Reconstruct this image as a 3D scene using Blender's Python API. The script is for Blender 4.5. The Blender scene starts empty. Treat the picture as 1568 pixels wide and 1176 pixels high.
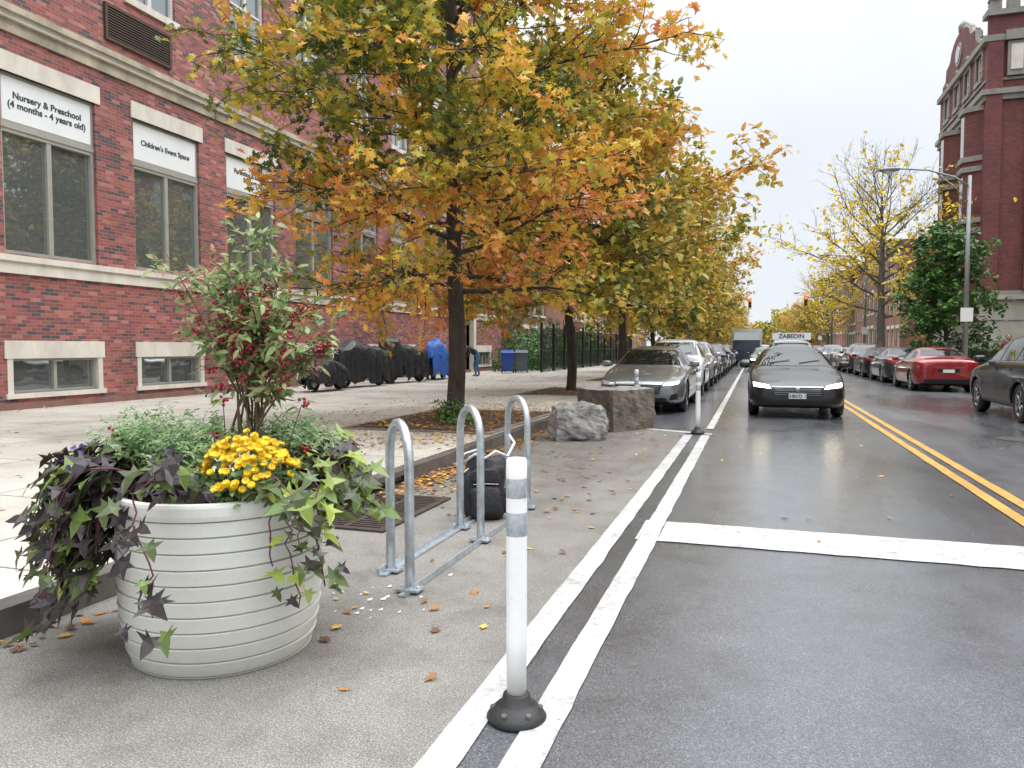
import bpy, math, random
import numpy as np
from mathutils import Vector, Matrix, noise as mnoise
from mathutils.bvhtree import BVHTree
random.seed(7)
scene = bpy.context.scene
COL = scene.collection
rad = math.radians

# ------------------------------------------------------------------ helpers
class MB:
    def __init__(s):
        s.v=[]; s.f=[]; s.m=[]; s.sm=[]
    def add(s, vs, fs, m=0, smooth=False):
        o=len(s.v); s.v.extend([tuple(p) for p in vs])
        for f in fs:
            s.f.append([i+o for i in f]); s.m.append(m); s.sm.append(smooth)
    def box(s, a, b, m=0):
        x0,y0,z0=a; x1,y1,z1=b
        s.hexa([(x0,y0,z0),(x1,y0,z0),(x1,y1,z0),(x0,y1,z0),(x0,y0,z1),(x1,y0,z1),(x1,y1,z1),(x0,y1,z1)],m)
    def hexa(s, c, m=0):
        s.add(c,[(0,3,2,1),(4,5,6,7),(0,1,5,4),(1,2,6,5),(2,3,7,6),(3,0,4,7)],m)
    def tube(s, pts, radii, n=6, m=0, cap=True, smooth=True):
        pts=[Vector(p) for p in pts]
        if isinstance(radii,(int,float)): radii=[radii]*len(pts)
        t0=(pts[1]-pts[0]).normalized()
        ref=Vector((0,0,1)) if abs(t0.z)<.9 else Vector((1,0,0))
        nrm=t0.cross(ref).normalized()
        vs=[]
        for i,p in enumerate(pts):
            if i==0: t=t0
            elif i==len(pts)-1: t=(pts[i]-pts[i-1]).normalized()
            else: t=(pts[i+1]-pts[i-1]).normalized()
            nrm=(nrm-t*nrm.dot(t))
            if nrm.length<1e-5: nrm=t.orthogonal()
            nrm.normalize(); b=t.cross(nrm)
            for k in range(n):
                a=2*math.pi*k/n
                vs.append(p+(nrm*math.cos(a)+b*math.sin(a))*radii[i])
        fs=[]
        for i in range(len(pts)-1):
            for k in range(n):
                k2=(k+1)%n
                fs.append((i*n+k,i*n+k2,(i+1)*n+k2,(i+1)*n+k))
        s.add(vs,fs,m,smooth)
        if cap:
            o=len(s.v)-len(vs)
            s.f.append([o+k for k in range(n)][::-1]); s.m.append(m); s.sm.append(False)
            s.f.append([o+(len(pts)-1)*n+k for k in range(n)]); s.m.append(m); s.sm.append(False)
    def lathe(s, prof, n=32, m=0, c=(0,0,0), smooth=True, axis='z'):
        vs=[]; fs=[]
        for r,z in prof:
            for k in range(n):
                a=2*math.pi*k/n
                if axis=='z': vs.append((c[0]+r*math.cos(a),c[1]+r*math.sin(a),c[2]+z))
                else: vs.append((c[0]+r*math.cos(a),c[1]+z,c[2]+r*math.sin(a)))
        for i in range(len(prof)-1):
            for k in range(n):
                k2=(k+1)%n
                fs.append((i*n+k,i*n+k2,(i+1)*n+k2,(i+1)*n+k))
        s.add(vs,fs,m,smooth)
    def ell(s, c, r, m=0, n=10, k=7, smooth=True):
        vs=[]; fs=[]
        for i in range(k+1):
            ph=-math.pi/2+math.pi*i/k
            for j in range(n):
                a=2*math.pi*j/n
                vs.append((c[0]+r[0]*math.cos(ph)*math.cos(a),c[1]+r[1]*math.cos(ph)*math.sin(a),c[2]+r[2]*math.sin(ph)))
        for i in range(k):
            for j in range(n):
                j2=(j+1)%n
                fs.append((i*n+j,i*n+j2,(i+1)*n+j2,(i+1)*n+j))
        s.add(vs,fs,m,smooth)
    def mesh(s,name,mats):
        me=bpy.data.meshes.new(name)
        me.from_pydata(s.v,[],s.f)
        for mt in mats: me.materials.append(mt)
        me.polygons.foreach_set('material_index',s.m)
        me.polygons.foreach_set('use_smooth',s.sm)
        me.update()
        return me
    def obj(s,name,mats,parent=None,loc=(0,0,0),rz=0):
        return mkobj(name,s.mesh(name,mats),parent,loc,rz)

def mkobj(name,me,parent=None,loc=(0,0,0),rz=0):
    o=bpy.data.objects.new(name,me); COL.objects.link(o)
    o.location=loc; o.rotation_euler=(0,0,rz)
    if parent: o.parent=parent
    return o
def empty(name,loc=(0,0,0),rz=0):
    o=bpy.data.objects.new(name,None); COL.objects.link(o); o.location=loc; o.rotation_euler=(0,0,rz)
    o.empty_display_size=.2
    return o

# ------------------------------------------------------------------ materials
def newmat(name):
    m=bpy.data.materials.new(name); m.use_nodes=True
    nt=m.node_tree; p=nt.nodes['Principled BSDF']
    return m,nt,p
def N(nt,t,**kw):
    n=nt.nodes.new(t)
    for k,v in kw.items():
        if k in n.inputs: n.inputs[k].default_value=v
        else: setattr(n,k,v)
    return n
def ramp(nt,stops,interp='LINEAR'):
    r=nt.nodes.new('ShaderNodeValToRGB'); cr=r.color_ramp; cr.interpolation=interp
    while len(cr.elements)<len(stops): cr.elements.new(.5)
    for e,(p,c) in zip(cr.elements,stops):
        e.position=p; e.color=(c[0],c[1],c[2],1)
    return r
def mul(nt,a,b):
    m=N(nt,'ShaderNodeMixRGB',blend_type='MULTIPLY'); m.inputs[0].default_value=1
    nt.links.new(a,m.inputs[1]); nt.links.new(b,m.inputs[2]); return m.outputs[0]
def M(name,col,rough=.6,metal=0,var=.12,vs=4,bump=0,bs=60,ior=None,emis=None,es=1,coat=0,stretch=None):
    m,nt,p=newmat(name)
    tc=N(nt,'ShaderNodeTexCoord')
    src=tc.outputs['Object']
    if stretch:
        mp=N(nt,'ShaderNodeMapping'); mp.inputs['Scale'].default_value=stretch
        nt.links.new(src,mp.inputs['Vector']); src=mp.outputs[0]
    if var:
        n=N(nt,'ShaderNodeTexNoise',Scale=vs,Detail=6,Roughness=.65); nt.links.new(src,n.inputs['Vector'])
        r=ramp(nt,[(.3,[c*(1-var) for c in col]),(.7,[c*(1+var) for c in col])])
        nt.links.new(n.outputs[0],r.inputs[0]); nt.links.new(r.outputs[0],p.inputs['Base Color'])
    else: p.inputs['Base Color'].default_value=(*col,1)
    p.inputs['Roughness'].default_value=rough; p.inputs['Metallic'].default_value=metal
    if ior: p.inputs['IOR'].default_value=ior
    if coat: p.inputs['Coat Weight'].default_value=coat; p.inputs['Coat Roughness'].default_value=.05
    if emis:
        p.inputs['Emission Color'].default_value=(*emis,1); p.inputs['Emission Strength'].default_value=es
    if bump:
        n2=N(nt,'ShaderNodeTexNoise',Scale=bs,Detail=5,Roughness=.7); nt.links.new(src,n2.inputs['Vector'])
        b=N(nt,'ShaderNodeBump',Strength=bump,Distance=.02); nt.links.new(n2.outputs[0],b.inputs['Height'])
        nt.links.new(b.outputs[0],p.inputs['Normal'])
    return m

def mat_asphalt(name,stops,rlo,rhi,scale=190,patch=.35,bump=.5,cracks=.5,cscale=.32,wet=0):
    m,nt,p=newmat(name); L=nt.links.new
    tc=N(nt,'ShaderNodeTexCoord'); o=tc.outputs['Object']
    v=N(nt,'ShaderNodeTexNoise',Scale=scale,Detail=2,Roughness=.9); L(o,v.inputs['Vector'])
    r=ramp(nt,stops); L(v.outputs[0],r.inputs[0])
    mp=N(nt,'ShaderNodeMapping'); mp.inputs['Scale'].default_value=(1.0,.3,1); L(o,mp.inputs['Vector'])
    big=N(nt,'ShaderNodeTexNoise',Scale=.6,Detail=9,Roughness=.62,Distortion=.5); L(mp.outputs[0],big.inputs['Vector'])
    br=ramp(nt,[(.32,(1-patch,)*3),(.68,(1+patch,)*3)]); L(big.outputs[0],br.inputs[0])
    c=mul(nt,r.outputs[0],br.outputs[0])
    st=N(nt,'ShaderNodeTexNoise',Scale=2.6,Detail=10,Roughness=.7); L(o,st.inputs['Vector'])
    sr=ramp(nt,[(.33,(.74,.72,.70)),(.5,(1,1,1)),(.7,(1.14,1.14,1.14))]); L(st.outputs[0],sr.inputs[0]); c=mul(nt,c,sr.outputs[0])
    if cracks:
        dn=N(nt,'ShaderNodeTexNoise',Scale=1.3,Detail=8,Roughness=.7); L(o,dn.inputs['Vector'])
        vm=N(nt,'ShaderNodeVectorMath',operation='MULTIPLY_ADD'); L(dn.outputs['Color'],vm.inputs[0]); vm.inputs[1].default_value=(1.8,1.8,0); L(o,vm.inputs[2])
        vo=N(nt,'ShaderNodeTexVoronoi',feature='DISTANCE_TO_EDGE',Scale=cscale); L(vm.outputs[0],vo.inputs['Vector'])
        cr=ramp(nt,[(0,(1-cracks,)*3),(.002,(1-cracks*.7,)*3),(.004,(1,1,1))]); L(vo.outputs['Distance'],cr.inputs[0]); c=mul(nt,c,cr.outputs[0])
    L(c,p.inputs['Base Color'])
    rr=N(nt,'ShaderNodeMapRange'); rr.inputs['From Min'].default_value=.36; rr.inputs['From Max'].default_value=.64
    rr.inputs['To Min'].default_value=rlo; rr.inputs['To Max'].default_value=rhi
    L(big.outputs[0],rr.inputs[0]); L(rr.outputs[0],p.inputs['Roughness'])
    b=N(nt,'ShaderNodeBump',Strength=bump,Distance=.005); L(v.outputs[0],b.inputs['Height']); L(b.outputs[0],p.inputs['Normal'])
    if wet:
        wr=ramp(nt,[(.35,(wet,)*3),(.65,(wet*.45,)*3)]); L(big.outputs[0],wr.inputs[0]); L(wr.outputs[0],p.inputs['Coat Weight'])
        p.inputs['Coat Roughness'].default_value=.15; p.inputs['Coat IOR'].default_value=1.5
        b2=N(nt,'ShaderNodeBump',Strength=.14,Distance=.004); L(v.outputs[0],b2.inputs['Height']); L(b2.outputs[0],p.inputs['Coat Normal'])
    return m

def mat_slabs(name,w,h,c1,c2,joint,ms=.012):
    m,nt,p=newmat(name); L=nt.links.new
    tc=N(nt,'ShaderNodeTexCoord'); o=tc.outputs['Object']
    b=N(nt,'ShaderNodeTexBrick',offset=0.0,squash=1.0); b.inputs['Scale'].default_value=1
    b.inputs['Brick Width'].default_value=w; b.inputs['Row Height'].default_value=h
    b.inputs['Mortar Size'].default_value=ms; b.inputs['Mortar Smooth'].default_value=.2
    b.inputs['Color1'].default_value=(*c1,1); b.inputs['Color2'].default_value=(*c2,1); b.inputs['Mortar'].default_value=(*joint,1)
    L(o,b.inputs['Vector'])
    n=N(nt,'ShaderNodeTexNoise',Scale=.7,Detail=10,Roughness=.72); L(o,n.inputs['Vector'])
    r=ramp(nt,[(.32,(.64,.61,.56)),(.5,(1,.99,.96)),(.7,(1.15,1.15,1.15))]); L(n.outputs[0],r.inputs[0])
    n2=N(nt,'ShaderNodeTexNoise',Scale=90,Detail=3); L(o,n2.inputs['Vector'])
    r2=ramp(nt,[(.3,(.82,.82,.82)),(.7,(1.1,1.1,1.1))]); L(n2.outputs[0],r2.inputs[0])
    n3=N(nt,'ShaderNodeTexNoise',Scale=7,Detail=8,Roughness=.8); L(o,n3.inputs['Vector'])
    r3=ramp(nt,[(.30,(.55,.50,.43)),(.42,(1,1,1))]); L(n3.outputs[0],r3.inputs[0])
    c=mul(nt,mul(nt,mul(nt,b.outputs[0],r.outputs[0]),r2.outputs[0]),r3.outputs[0])
    L(c,p.inputs['Base Color'])
    rr=N(nt,'ShaderNodeMapRange'); rr.inputs['To Min'].default_value=.35; rr.inputs['To Max'].default_value=.75
    L(n.outputs[0],rr.inputs[0]); L(rr.outputs[0],p.inputs['Roughness'])
    bp=N(nt,'ShaderNodeBump',Strength=.3,Distance=.01); L(n2.outputs[0],bp.inputs['Height']); L(bp.outputs[0],p.inputs['Normal'])
    return m

def mat_brick(name,stops,mortar=(.26,.21,.19),bw=.215,rh=.075):
    m,nt,p=newmat(name); L=nt.links.new
    tc=N(nt,'ShaderNodeTexCoord'); sp=N(nt,'ShaderNodeSeparateXYZ'); L(tc.outputs['Object'],sp.inputs[0])
    ad=N(nt,'ShaderNodeMath',operation='ADD'); L(sp.outputs[0],ad.inputs[0]); L(sp.outputs[1],ad.inputs[1])
    cb=N(nt,'ShaderNodeCombineXYZ'); L(ad.outputs[0],cb.inputs[0]); L(sp.outputs[2],cb.inputs[1])
    b=N(nt,'ShaderNodeTexBrick',offset=.5); b.inputs['Scale'].default_value=1
    b.inputs['Brick Width'].default_value=bw; b.inputs['Row Height'].default_value=rh
    b.inputs['Mortar Size'].default_value=.006; b.inputs['Mortar Smooth'].default_value=.3
    b.inputs['Color1'].default_value=(0,0,0,1); b.inputs['Color2'].default_value=(1,1,1,1)
    L(cb.outputs[0],b.inputs['Vector'])
    r=ramp(nt,stops); L(b.outputs['Color'],r.inputs[0])
    mm=N(nt,'ShaderNodeMixRGB'); L(b.outputs['Fac'],mm.inputs[0]); L(r.outputs[0],mm.inputs[1]); mm.inputs[2].default_value=(*mortar,1)
    n=N(nt,'ShaderNodeTexNoise',Scale=.5,Detail=9,Roughness=.72); L(tc.outputs['Object'],n.inputs['Vector'])
    r2=ramp(nt,[(.3,(.70,.72,.76)),(.7,(1.22,1.2,1.18))]); L(n.outputs[0],r2.inputs[0])
    L(mul(nt,mm.outputs[0],r2.outputs[0]),p.inputs['Base Color']); p.inputs['Roughness'].default_value=.72
    bp=N(nt,'ShaderNodeBump',Strength=.6,Distance=.01,invert=True); L(b.outputs['Fac'],bp.inputs['Height']); L(bp.outputs[0],p.inputs['Normal'])
    return m

def mat_leaf(name,stops,trans=.3,rough=.5):
    m,nt,p=newmat(name); L=nt.links.new
    a=N(nt,'ShaderNodeAttribute',attribute_name='rnd')
    r=ramp(nt,stops); L(a.outputs['Fac'],r.inputs[0])
    L(r.outputs[0],p.inputs['Base Color']); p.inputs['Roughness'].default_value=rough
    t=N(nt,'ShaderNodeBsdfTranslucent'); L(r.outputs[0],t.inputs[0])
    mx=N(nt,'ShaderNodeMixShader'); mx.inputs[0].default_value=trans
    L(p.outputs[0],mx.inputs[1]); L(t.outputs[0],mx.inputs[2]); L(mx.outputs[0],nt.nodes['Material Output'].inputs[0])
    return m
def mat_winglass(name):
    m,nt,p=newmat(name); L=nt.links.new
    p.inputs['Base Color'].default_value=(.32,.35,.35,1); p.inputs['Metallic'].default_value=.75; p.inputs['Roughness'].default_value=.02
    tc=N(nt,'ShaderNodeTexCoord'); n=N(nt,'ShaderNodeTexNoise',Scale=1.1,Detail=1); L(tc.outputs['Object'],n.inputs['Vector'])
    b=N(nt,'ShaderNodeBump',Strength=.25,Distance=.02); L(n.outputs[0],b.inputs['Height']); L(b.outputs[0],p.inputs['Normal'])
    return m

m_road=mat_asphalt('asphalt_wet',[(.36,(.036,.038,.043)),(.50,(.082,.086,.096)),(.62,(.135,.14,.152)),(.70,(.28,.285,.30))],.20,.42,scale=150,patch=.36,bump=.5,cracks=.25,wet=1.0)
m_lane=mat_asphalt('asphalt_tan_surfacing',[(.34,(.07,.065,.058)),(.50,(.155,.146,.13)),(.68,(.32,.30,.272))],.45,.75,scale=140,patch=.26,bump=.5,cracks=.22,cscale=.35)
m_ground=mat_asphalt('ground_asphalt',[(.35,(.04,.04,.04)),(.65,(.09,.09,.09))],.5,.7,cracks=0)
m_side=mat_slabs('sidewalk_concrete',1.52,1.52,(.42,.395,.35),(.49,.465,.415),(.15,.14,.13))
m_kerb=M('kerb_steel_stone',(.10,.09,.082),.5,0,.4,3,.3,40)
def mat_worn_paint(name,col,under,thr=.37):
    m,nt,p=newmat(name); L=nt.links.new
    tc=N(nt,'ShaderNodeTexCoord'); o=tc.outputs['Object']
    n=N(nt,'ShaderNodeTexNoise',Scale=13,Detail=14,Roughness=.82); L(o,n.inputs['Vector'])
    r=ramp(nt,[(thr,under),(thr+.05,[c*.8 for c in col]),(.6,col)]); L(n.outputs[0],r.inputs[0])
    dn=N(nt,'ShaderNodeTexNoise',Scale=9,Detail=8,Roughness=.7); L(o,dn.inputs['Vector'])
    vm=N(nt,'ShaderNodeVectorMath',operation='MULTIPLY_ADD'); L(dn.outputs['Color'],vm.inputs[0]); vm.inputs[1].default_value=(.35,.35,0); L(o,vm.inputs[2])
    vo=N(nt,'ShaderNodeTexVoronoi',feature='DISTANCE_TO_EDGE',Scale=6); L(vm.outputs[0],vo.inputs['Vector'])
    cr=ramp(nt,[(0,(.5,.5,.5)),(.014,(.78,.78,.78)),(.03,(1,1,1))]); L(vo.outputs['Distance'],cr.inputs[0])
    d2=N(nt,'ShaderNodeTexNoise',Scale=1.7,Detail=8,Roughness=.7); L(o,d2.inputs['Vector']); r2=ramp(nt,[(.35,(.70,.69,.67)),(.62,(1,1,1))]); L(d2.outputs[0],r2.inputs[0])
    L(mul(nt,mul(nt,r.outputs[0],cr.outputs[0]),r2.outputs[0]),p.inputs['Base Color'])
    p.inputs['Roughness'].default_value=.5
    return m
m_white=mat_worn_paint('road_paint_white',(.56,.56,.55),(.10,.10,.10))
m_yellow=mat_worn_paint('road_paint_yellow',(.58,.31,.05),(.1,.09,.07))
m_soil=M('soil_mulch',(.085,.057,.04),.95,0,.5,14,.8,50)
m_brick=mat_brick('brick_red',[(0,(.07,.06,.068)),(.12,(.11,.065,.07)),(.24,(.22,.065,.057)),(.6,(.31,.085,.07)),(.85,(.37,.11,.095)),(1,(.44,.19,.16))])
m_brick2=mat_brick('brick_deep_red',[(0,(.10,.03,.028)),(1,(.18,.045,.038))],mortar=(.13,.06,.05))
m_brick3=mat_brick('brick_orange',[(0,(.22,.09,.06)),(1,(.36,.15,.10))])
m_brown=M('brownstone',(.17,.10,.07),.8,0,.2,2,.2,30)
m_stone=M('limestone_trim',(.62,.58,.51),.75,0,.2,1.6,.2,40,stretch=(1,1,.4))
m_stained=M('limestone_weathered',(.40,.35,.27),.8,0,.5,1.3,.3,30,stretch=(1,1,.5))
m_greystone=M('grey_stone_trim',(.24,.225,.20),.8,0,.25,1.2,.2,30)
m_basestone=M('pale_stone_base',(.34,.325,.28),.8,0,.2,1.2,.2,30)
m_frame=M('window_frame_aluminium',(.36,.35,.31),.45,.2,.08,5)
m_frw=M('window_frame_white',(.6,.6,.58),.5,0,.08,5)
m_glass=mat_winglass('window_glass')
m_sign=M('sign_white_panel',(.74,.76,.76),.4,0,.04,2)
m_ink=M('sign_lettering',(.02,.04,.05),.5,0,0)
m_grille=M('ac_grille_bronze',(.07,.045,.03),.5,.3,.2,8)
m_black=M('black_iron',(.012,.012,.013),.4,.3,.2,8)
m_roof=M('roof_tar',(.05,.05,.05),.9)
m_galv=M('galvanised_steel',(.46,.50,.53),.42,.7,.25,14,.08,50)
m_rubber=M('black_rubber',(.018,.018,.019),.55,0,.3,12,.2,80)
def mat_scuffed(name,col,g0,lo=.45):
    m,nt,p=newmat(name); L=nt.links.new
    tc=N(nt,'ShaderNodeTexCoord'); o=tc.outputs['Object']
    n=N(nt,'ShaderNodeTexNoise',Scale=16,Detail=10,Roughness=.75); L(o,n.inputs['Vector'])
    r=ramp(nt,[(.27,[c*lo for c in col]),(.38,[c*.94 for c in col]),(.7,col)]); L(n.outputs[0],r.inputs[0])
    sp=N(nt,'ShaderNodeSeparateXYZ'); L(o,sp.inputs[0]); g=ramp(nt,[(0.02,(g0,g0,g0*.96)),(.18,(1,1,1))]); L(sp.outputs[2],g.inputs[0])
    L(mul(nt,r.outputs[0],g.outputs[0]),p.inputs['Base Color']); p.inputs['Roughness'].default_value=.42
    return m
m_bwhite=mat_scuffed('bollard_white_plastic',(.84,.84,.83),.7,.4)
m_reflec=M('reflective_band',(.40,.43,.46),.3,.3,.25,60)
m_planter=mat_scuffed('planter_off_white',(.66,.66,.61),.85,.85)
m_bark=M('tree_bark',(.06,.047,.037),.95,0,.45,9,.9,25,stretch=(1,1,.25))
m_barkg=M('tree_bark_grey',(.12,.105,.09),.95,0,.35,9,.6,25,stretch=(1,1,.3))
m_granite=M('boulder_granite',(.25,.24,.23),.85,0,.4,12,.9,18)
m_granite_shaded=M('granite_brown_shaded',(.14,.12,.095),.9,0,.45,6,.9,14)
m_leaf_main=mat_leaf('oak_leaves_autumn',[(0,(.06,.095,.015)),(.25,(.16,.20,.03)),(.42,(.40,.38,.045)),(.60,(.72,.48,.06)),(.8,(.78,.36,.08)),(1,(.62,.23,.08))],.32)
m_leaf_gold=mat_leaf('street_tree_leaves',[(0,(.055,.09,.018)),(.35,(.19,.205,.03)),(.65,(.48,.38,.05)),(1,(.62,.32,.06))],.32)
m_leaf_green=mat_leaf('green_leaves',[(0,(.018,.06,.015)),(1,(.09,.20,.035))],.2)
m_leaf_yel=mat_leaf('yellow_leaves',[(0,(.55,.43,.04)),(1,(.88,.64,.06))],.3)
m_fallen=mat_leaf('fallen_leaves',[(0,(.10,.05,.028)),(.4,(.26,.12,.05)),(.7,(.5,.22,.05)),(1,(.62,.42,.08))],.1)

# ------------------------------------------------------------------ leaves
OAK=np.array([(0,0),(.18,.10),(.3,.09),(.36,.36),(.48,.13),(.64,.33),(.74,.11),(1,0),(.74,-.11),(.64,-.33),(.48,-.13),(.36,-.36),(.3,-.09),(.18,-.10)])
HEX=np.array([(0,0),(.3,.27),(.7,.22),(1,0),(.7,-.22),(.3,-.27)])
SLIM=np.array([(0,0),(.3,.17),(.65,.15),(1,0),(.65,-.15),(.3,-.17)])
PALM=np.array([(0,0),(-.20,.34),(.10,.22),(.24,.68),(.38,.24),(.62,.22),(1.02,0),(.62,-.22),(.38,-.24),(.24,-.68),(.10,-.22),(-.20,-.34)])
def leaves(name,P,Nn,size,rnd,shape,mat,parent=None,T=None,seed=0,bend=.25,fold=.25,loc=(0,0,0),rz=0):
    rg=np.random.RandomState(seed)
    P=np.asarray(P,float); n=len(P); Nn=np.asarray(Nn,float)
    Nn=Nn/np.linalg.norm(Nn,axis=1,keepdims=True)
    if T is None: T=rg.normal(size=(n,3))
    T=np.asarray(T,float)
    T=T-Nn*(T*Nn).sum(1,keepdims=True); T/=np.linalg.norm(T,axis=1,keepdims=True)+1e-9
    Bv=np.cross(Nn,T); size=np.broadcast_to(np.asarray(size,float),(n,))
    sx=shape[:,0][None,:,None]; sy=shape[:,1][None,:,None]
    co=P[:,None,:]+size[:,None,None]*(sx*T[:,None,:]+sy*Bv[:,None,:]+(-bend*sx**2+fold*np.abs(sy))*Nn[:,None,:])
    k=len(shape)
    me=bpy.data.meshes.new(name)
    me.from_pydata(co.reshape(-1,3).tolist(),[],np.arange(n*k).reshape(n,k).tolist())
    me.materials.append(mat)
    at=me.attributes.new('rnd','FLOAT','FACE'); at.data.foreach_set('value',np.clip(np.asarray(rnd,float),0,1).astype(np.float32))
    return mkobj(name,me,parent,loc,rz)

def dvec(az,el): return Vector((math.cos(el)*math.cos(az),math.cos(el)*math.sin(az),math.sin(el)))
def make_tree(name,loc,H,tr,first,R,shape,el0,el1,n1,secd,twd,lpt,lsize,lshape,lmat,bark,seed,bias=.4,bspread=.2,curv=0.0,fill=1.0,grad=None,twigs=True,maxsec=1.6,wob=.03,zpow=1.0,dz=None):
    rg=np.random.RandomState(seed); U=rg.uniform
    B=MB(); par=empty(name,loc)
    nt=12; tp=[]
    wx=np.cumsum(rg.normal(0,wob,nt+1)); wy=np.cumsum(rg.normal(0,wob,nt+1)); wx[0]=wy[0]=0
    for i in range(nt+1):
        t=i/nt; tp.append(Vector((wx[i],wy[i],-.1+(H*.97+.1)*t)))
    rr=[tr*(1-i/nt)**.75*.95+.012 for i in range(nt+1)]
    pts=[tp[0]]+[tp[0].lerp(tp[1],.35)]+tp[1:]; rs=[tr*1.45,tr*1.02]+rr[1:]
    B.tube(pts,rs,12,0)
    def tpt(z):
        f=max(0,min(.999,(z+.1)/(H*.97+.1)))*nt; i=int(f); return tp[i].lerp(tp[i+1],f-i)
    LP=[];LN=[];LR=[]
    for i in range(n1):
        t=min(1,(i+U(0,.8))/n1)**zpow; z0=first+(H*.96-first)*t
        az=i*2.399+rg.normal(0,.3); Ln=R*np.interp(t,[a for a,b in shape],[b for a,b in shape])*U(.75,1.15)
        el=el0+(el1-el0)*t+rg.normal(0,.1)
        p=tpt(z0); pl=[p.copy()]; ns=7; a=az; e=el
        for s in range(ns):
            p=p+dvec(a,e)*Ln/ns; pl.append(p.copy()); a+=rg.normal(0,.13); e+=curv/ns+rg.normal(0,.07)
        r0=tr*.34*(1-.6*t)*min(1,Ln/R+.3)
        B.tube(pl,[max(.006,r0*(1-s/ns)**.9) for s in range(ns+1)],5,0,False)
        dens=fill*U(.6,1.15); pb=rg.normal(0,bspread*.7)
        nsec=max(2,int(Ln*secd))
        for k in range(nsec):
            s=.16+.84*(k+U(0,1))/nsec; s=min(s,.995); f=s*ns; j=int(f); st=pl[j].lerp(pl[j+1],f-j)
            side=1 if k%2 else -1
            a2=az+side*U(.35,1.25); e2=el+rg.normal(0.05,.4); L2=min(maxsec,(.22+.45*(1-s))*Ln*U(.6,1.2)+.2)
            q=[st]; pp=st
            for w in range(4):
                pp=pp+dvec(a2,e2)*L2/4; q.append(pp); a2+=rg.normal(0,.2); e2+=rg.normal(0,.18)
            B.tube(q,[.013,.010,.008,.006,.003] if r0<.06 else [.022,.016,.011,.008,.004],4,0,False)
            sb=rg.normal(0,bspread*.6); dd=dens*U(.45,1.35)
            if dz: dd*=dz((st.z-first)/(H-first))
            ntw=max(2,int(L2*twd))
            for w in range(ntw):
                g=(w+U(0,1))/ntw*3.99; j=int(g); ts=q[j].lerp(q[j+1],g-j)
                d=dvec(a2+rg.normal(0,1.0),e2+rg.normal(0,.6)); tl=U(.18,.42)*(1 if lsize<.2 else 1.5)
                te=ts+d*tl
                if twigs: B.tube([ts,te],[.005,.002] if lsize<.2 else [.01,.004],3,0,False)
                m=rg.poisson(lpt*dd)
                if m:
                    tt=U(.25,1.1,m)[:,None]; P=np.array(ts)[None]*(1-tt)+np.array(te)[None]*tt+rg.normal(0,.05*(lsize/.14),(m,3))
                    LP.append(P); LN.append(np.array([0,0,.75])+rg.normal(0,.55,(m,3)))
                    gb=0
                    if grad: gb=grad(P)
                    LR.append(bias+pb+sb+gb+rg.normal(0,.12,m))
    B.obj('trunk_and_limbs',[bark],par)
    if LP:
        P=np.vstack(LP)
        leaves('foliage',P,np.vstack(LN),rg.uniform(.7,1.2,len(P))*lsize,np.concatenate(LR),lshape,lmat,par,seed=seed)
    return par
def clone(src,name,loc,rz,sc=1):
    e=empty(name,loc,rz); e.scale=(sc,sc,sc)
    for c in src.children:
        o=bpy.data.objects.new(c.name.split('.')[0],c.data); COL.objects.link(o); o.parent=e
    return e

# ------------------------------------------------------------------ ground & road
def sheet(name,x0,x1,y0,y1,z,mat):
    b=MB(); b.add([(x0,y0,z),(x1,y0,z),(x1,y1,z),(x0,y1,z)],[(0,1,2,3)]); return b.obj(name,[mat])
sheet('ground',-1500,1500,-1500,1500,0,m_ground)
sheet('road',-3.35,6.85,-40,600,.004,m_road)
sheet('painted_kerb_lane',-3.35,-1.04,-6,12.6,.008,m_lane)
b=MB()
def strip(x0,x1,y0,y1,m=0,z=.012): 
    n=max(1,int((y1-y0)/.15)) if y1-y0>x1-x0 else 1
    if n>260: n=260
    if n==1:
        k=int((x1-x0)/.12)+1; vs=[];fs=[]
        for i in range(k+1):
            x=x0+(x1-x0)*i/k; vs+=[(x,y0+random.uniform(-.008,.008),z),(x,y1+random.uniform(-.008,.008),z)]
        for i in range(k): fs.append((2*i,2*i+2,2*i+3,2*i+1))
        b.add(vs,fs,m); return
    vs=[];fs=[]
    for i in range(n+1):
        y=y0+(y1-y0)*i/n; w=random.uniform(-.003,.003)
        vs+=[(x0+w,y,z),(x1+w+random.uniform(-.004,.004),y,z)]
    for i in range(n): fs.append((2*i,2*i+1,2*i+3,2*i+2))
    b.add(vs,fs,m)
strip(-1.04,-.91,-6,12.0); strip(-.775,-.645,-6,12.0)
strip(-.64,1.95,5.30,5.92)
strip(-.80,-.778,5.3,5.92,0,.012)
b.add([(-2.0,12.75,.012),(-.62,12.1,.012),(-.62,12.28,.012),(-2.0,12.93,.012)],[(0,1,2,3)],0)
strip(-.76,-.64,13.0,60.0)
strip(1.99,2.10,5.3,80,1); strip(2.20,2.31,5.3,80,1)
strip(-.62,-.3,-1.0,2.22)
for k in range(1,6): strip(-.55+k*1.0,-.05+k*1.0,-1.0,1.5)
b.obj('road_markings',[m_white,m_yellow])
b=MB(); b.box((-14.4,-5,0.001),(-3.5,320,.15)); b.obj('sidewalk',[m_side])
b=MB(); b.box((7.0,-5,0.001),(12.9,320,.15)); b.obj('sidewalk',[m_side])
b=MB()
y=-5
while y<200:
    L=2.4; 
    if not(4.75<y+L/2<6.3): b.box((-3.5,y,.001),(-3.35,y+L-.012,.148+random.uniform(0,.006)),0)
    else: b.box((-3.5,y,.10),(-3.35,y+L-.012,.15),0)
    y+=L
b.obj('kerb',[m_kerb])
b=MB(); b.box((6.85,-5,.001),(7.0,200,.15)); b.obj('kerb',[m_kerb])
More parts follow.
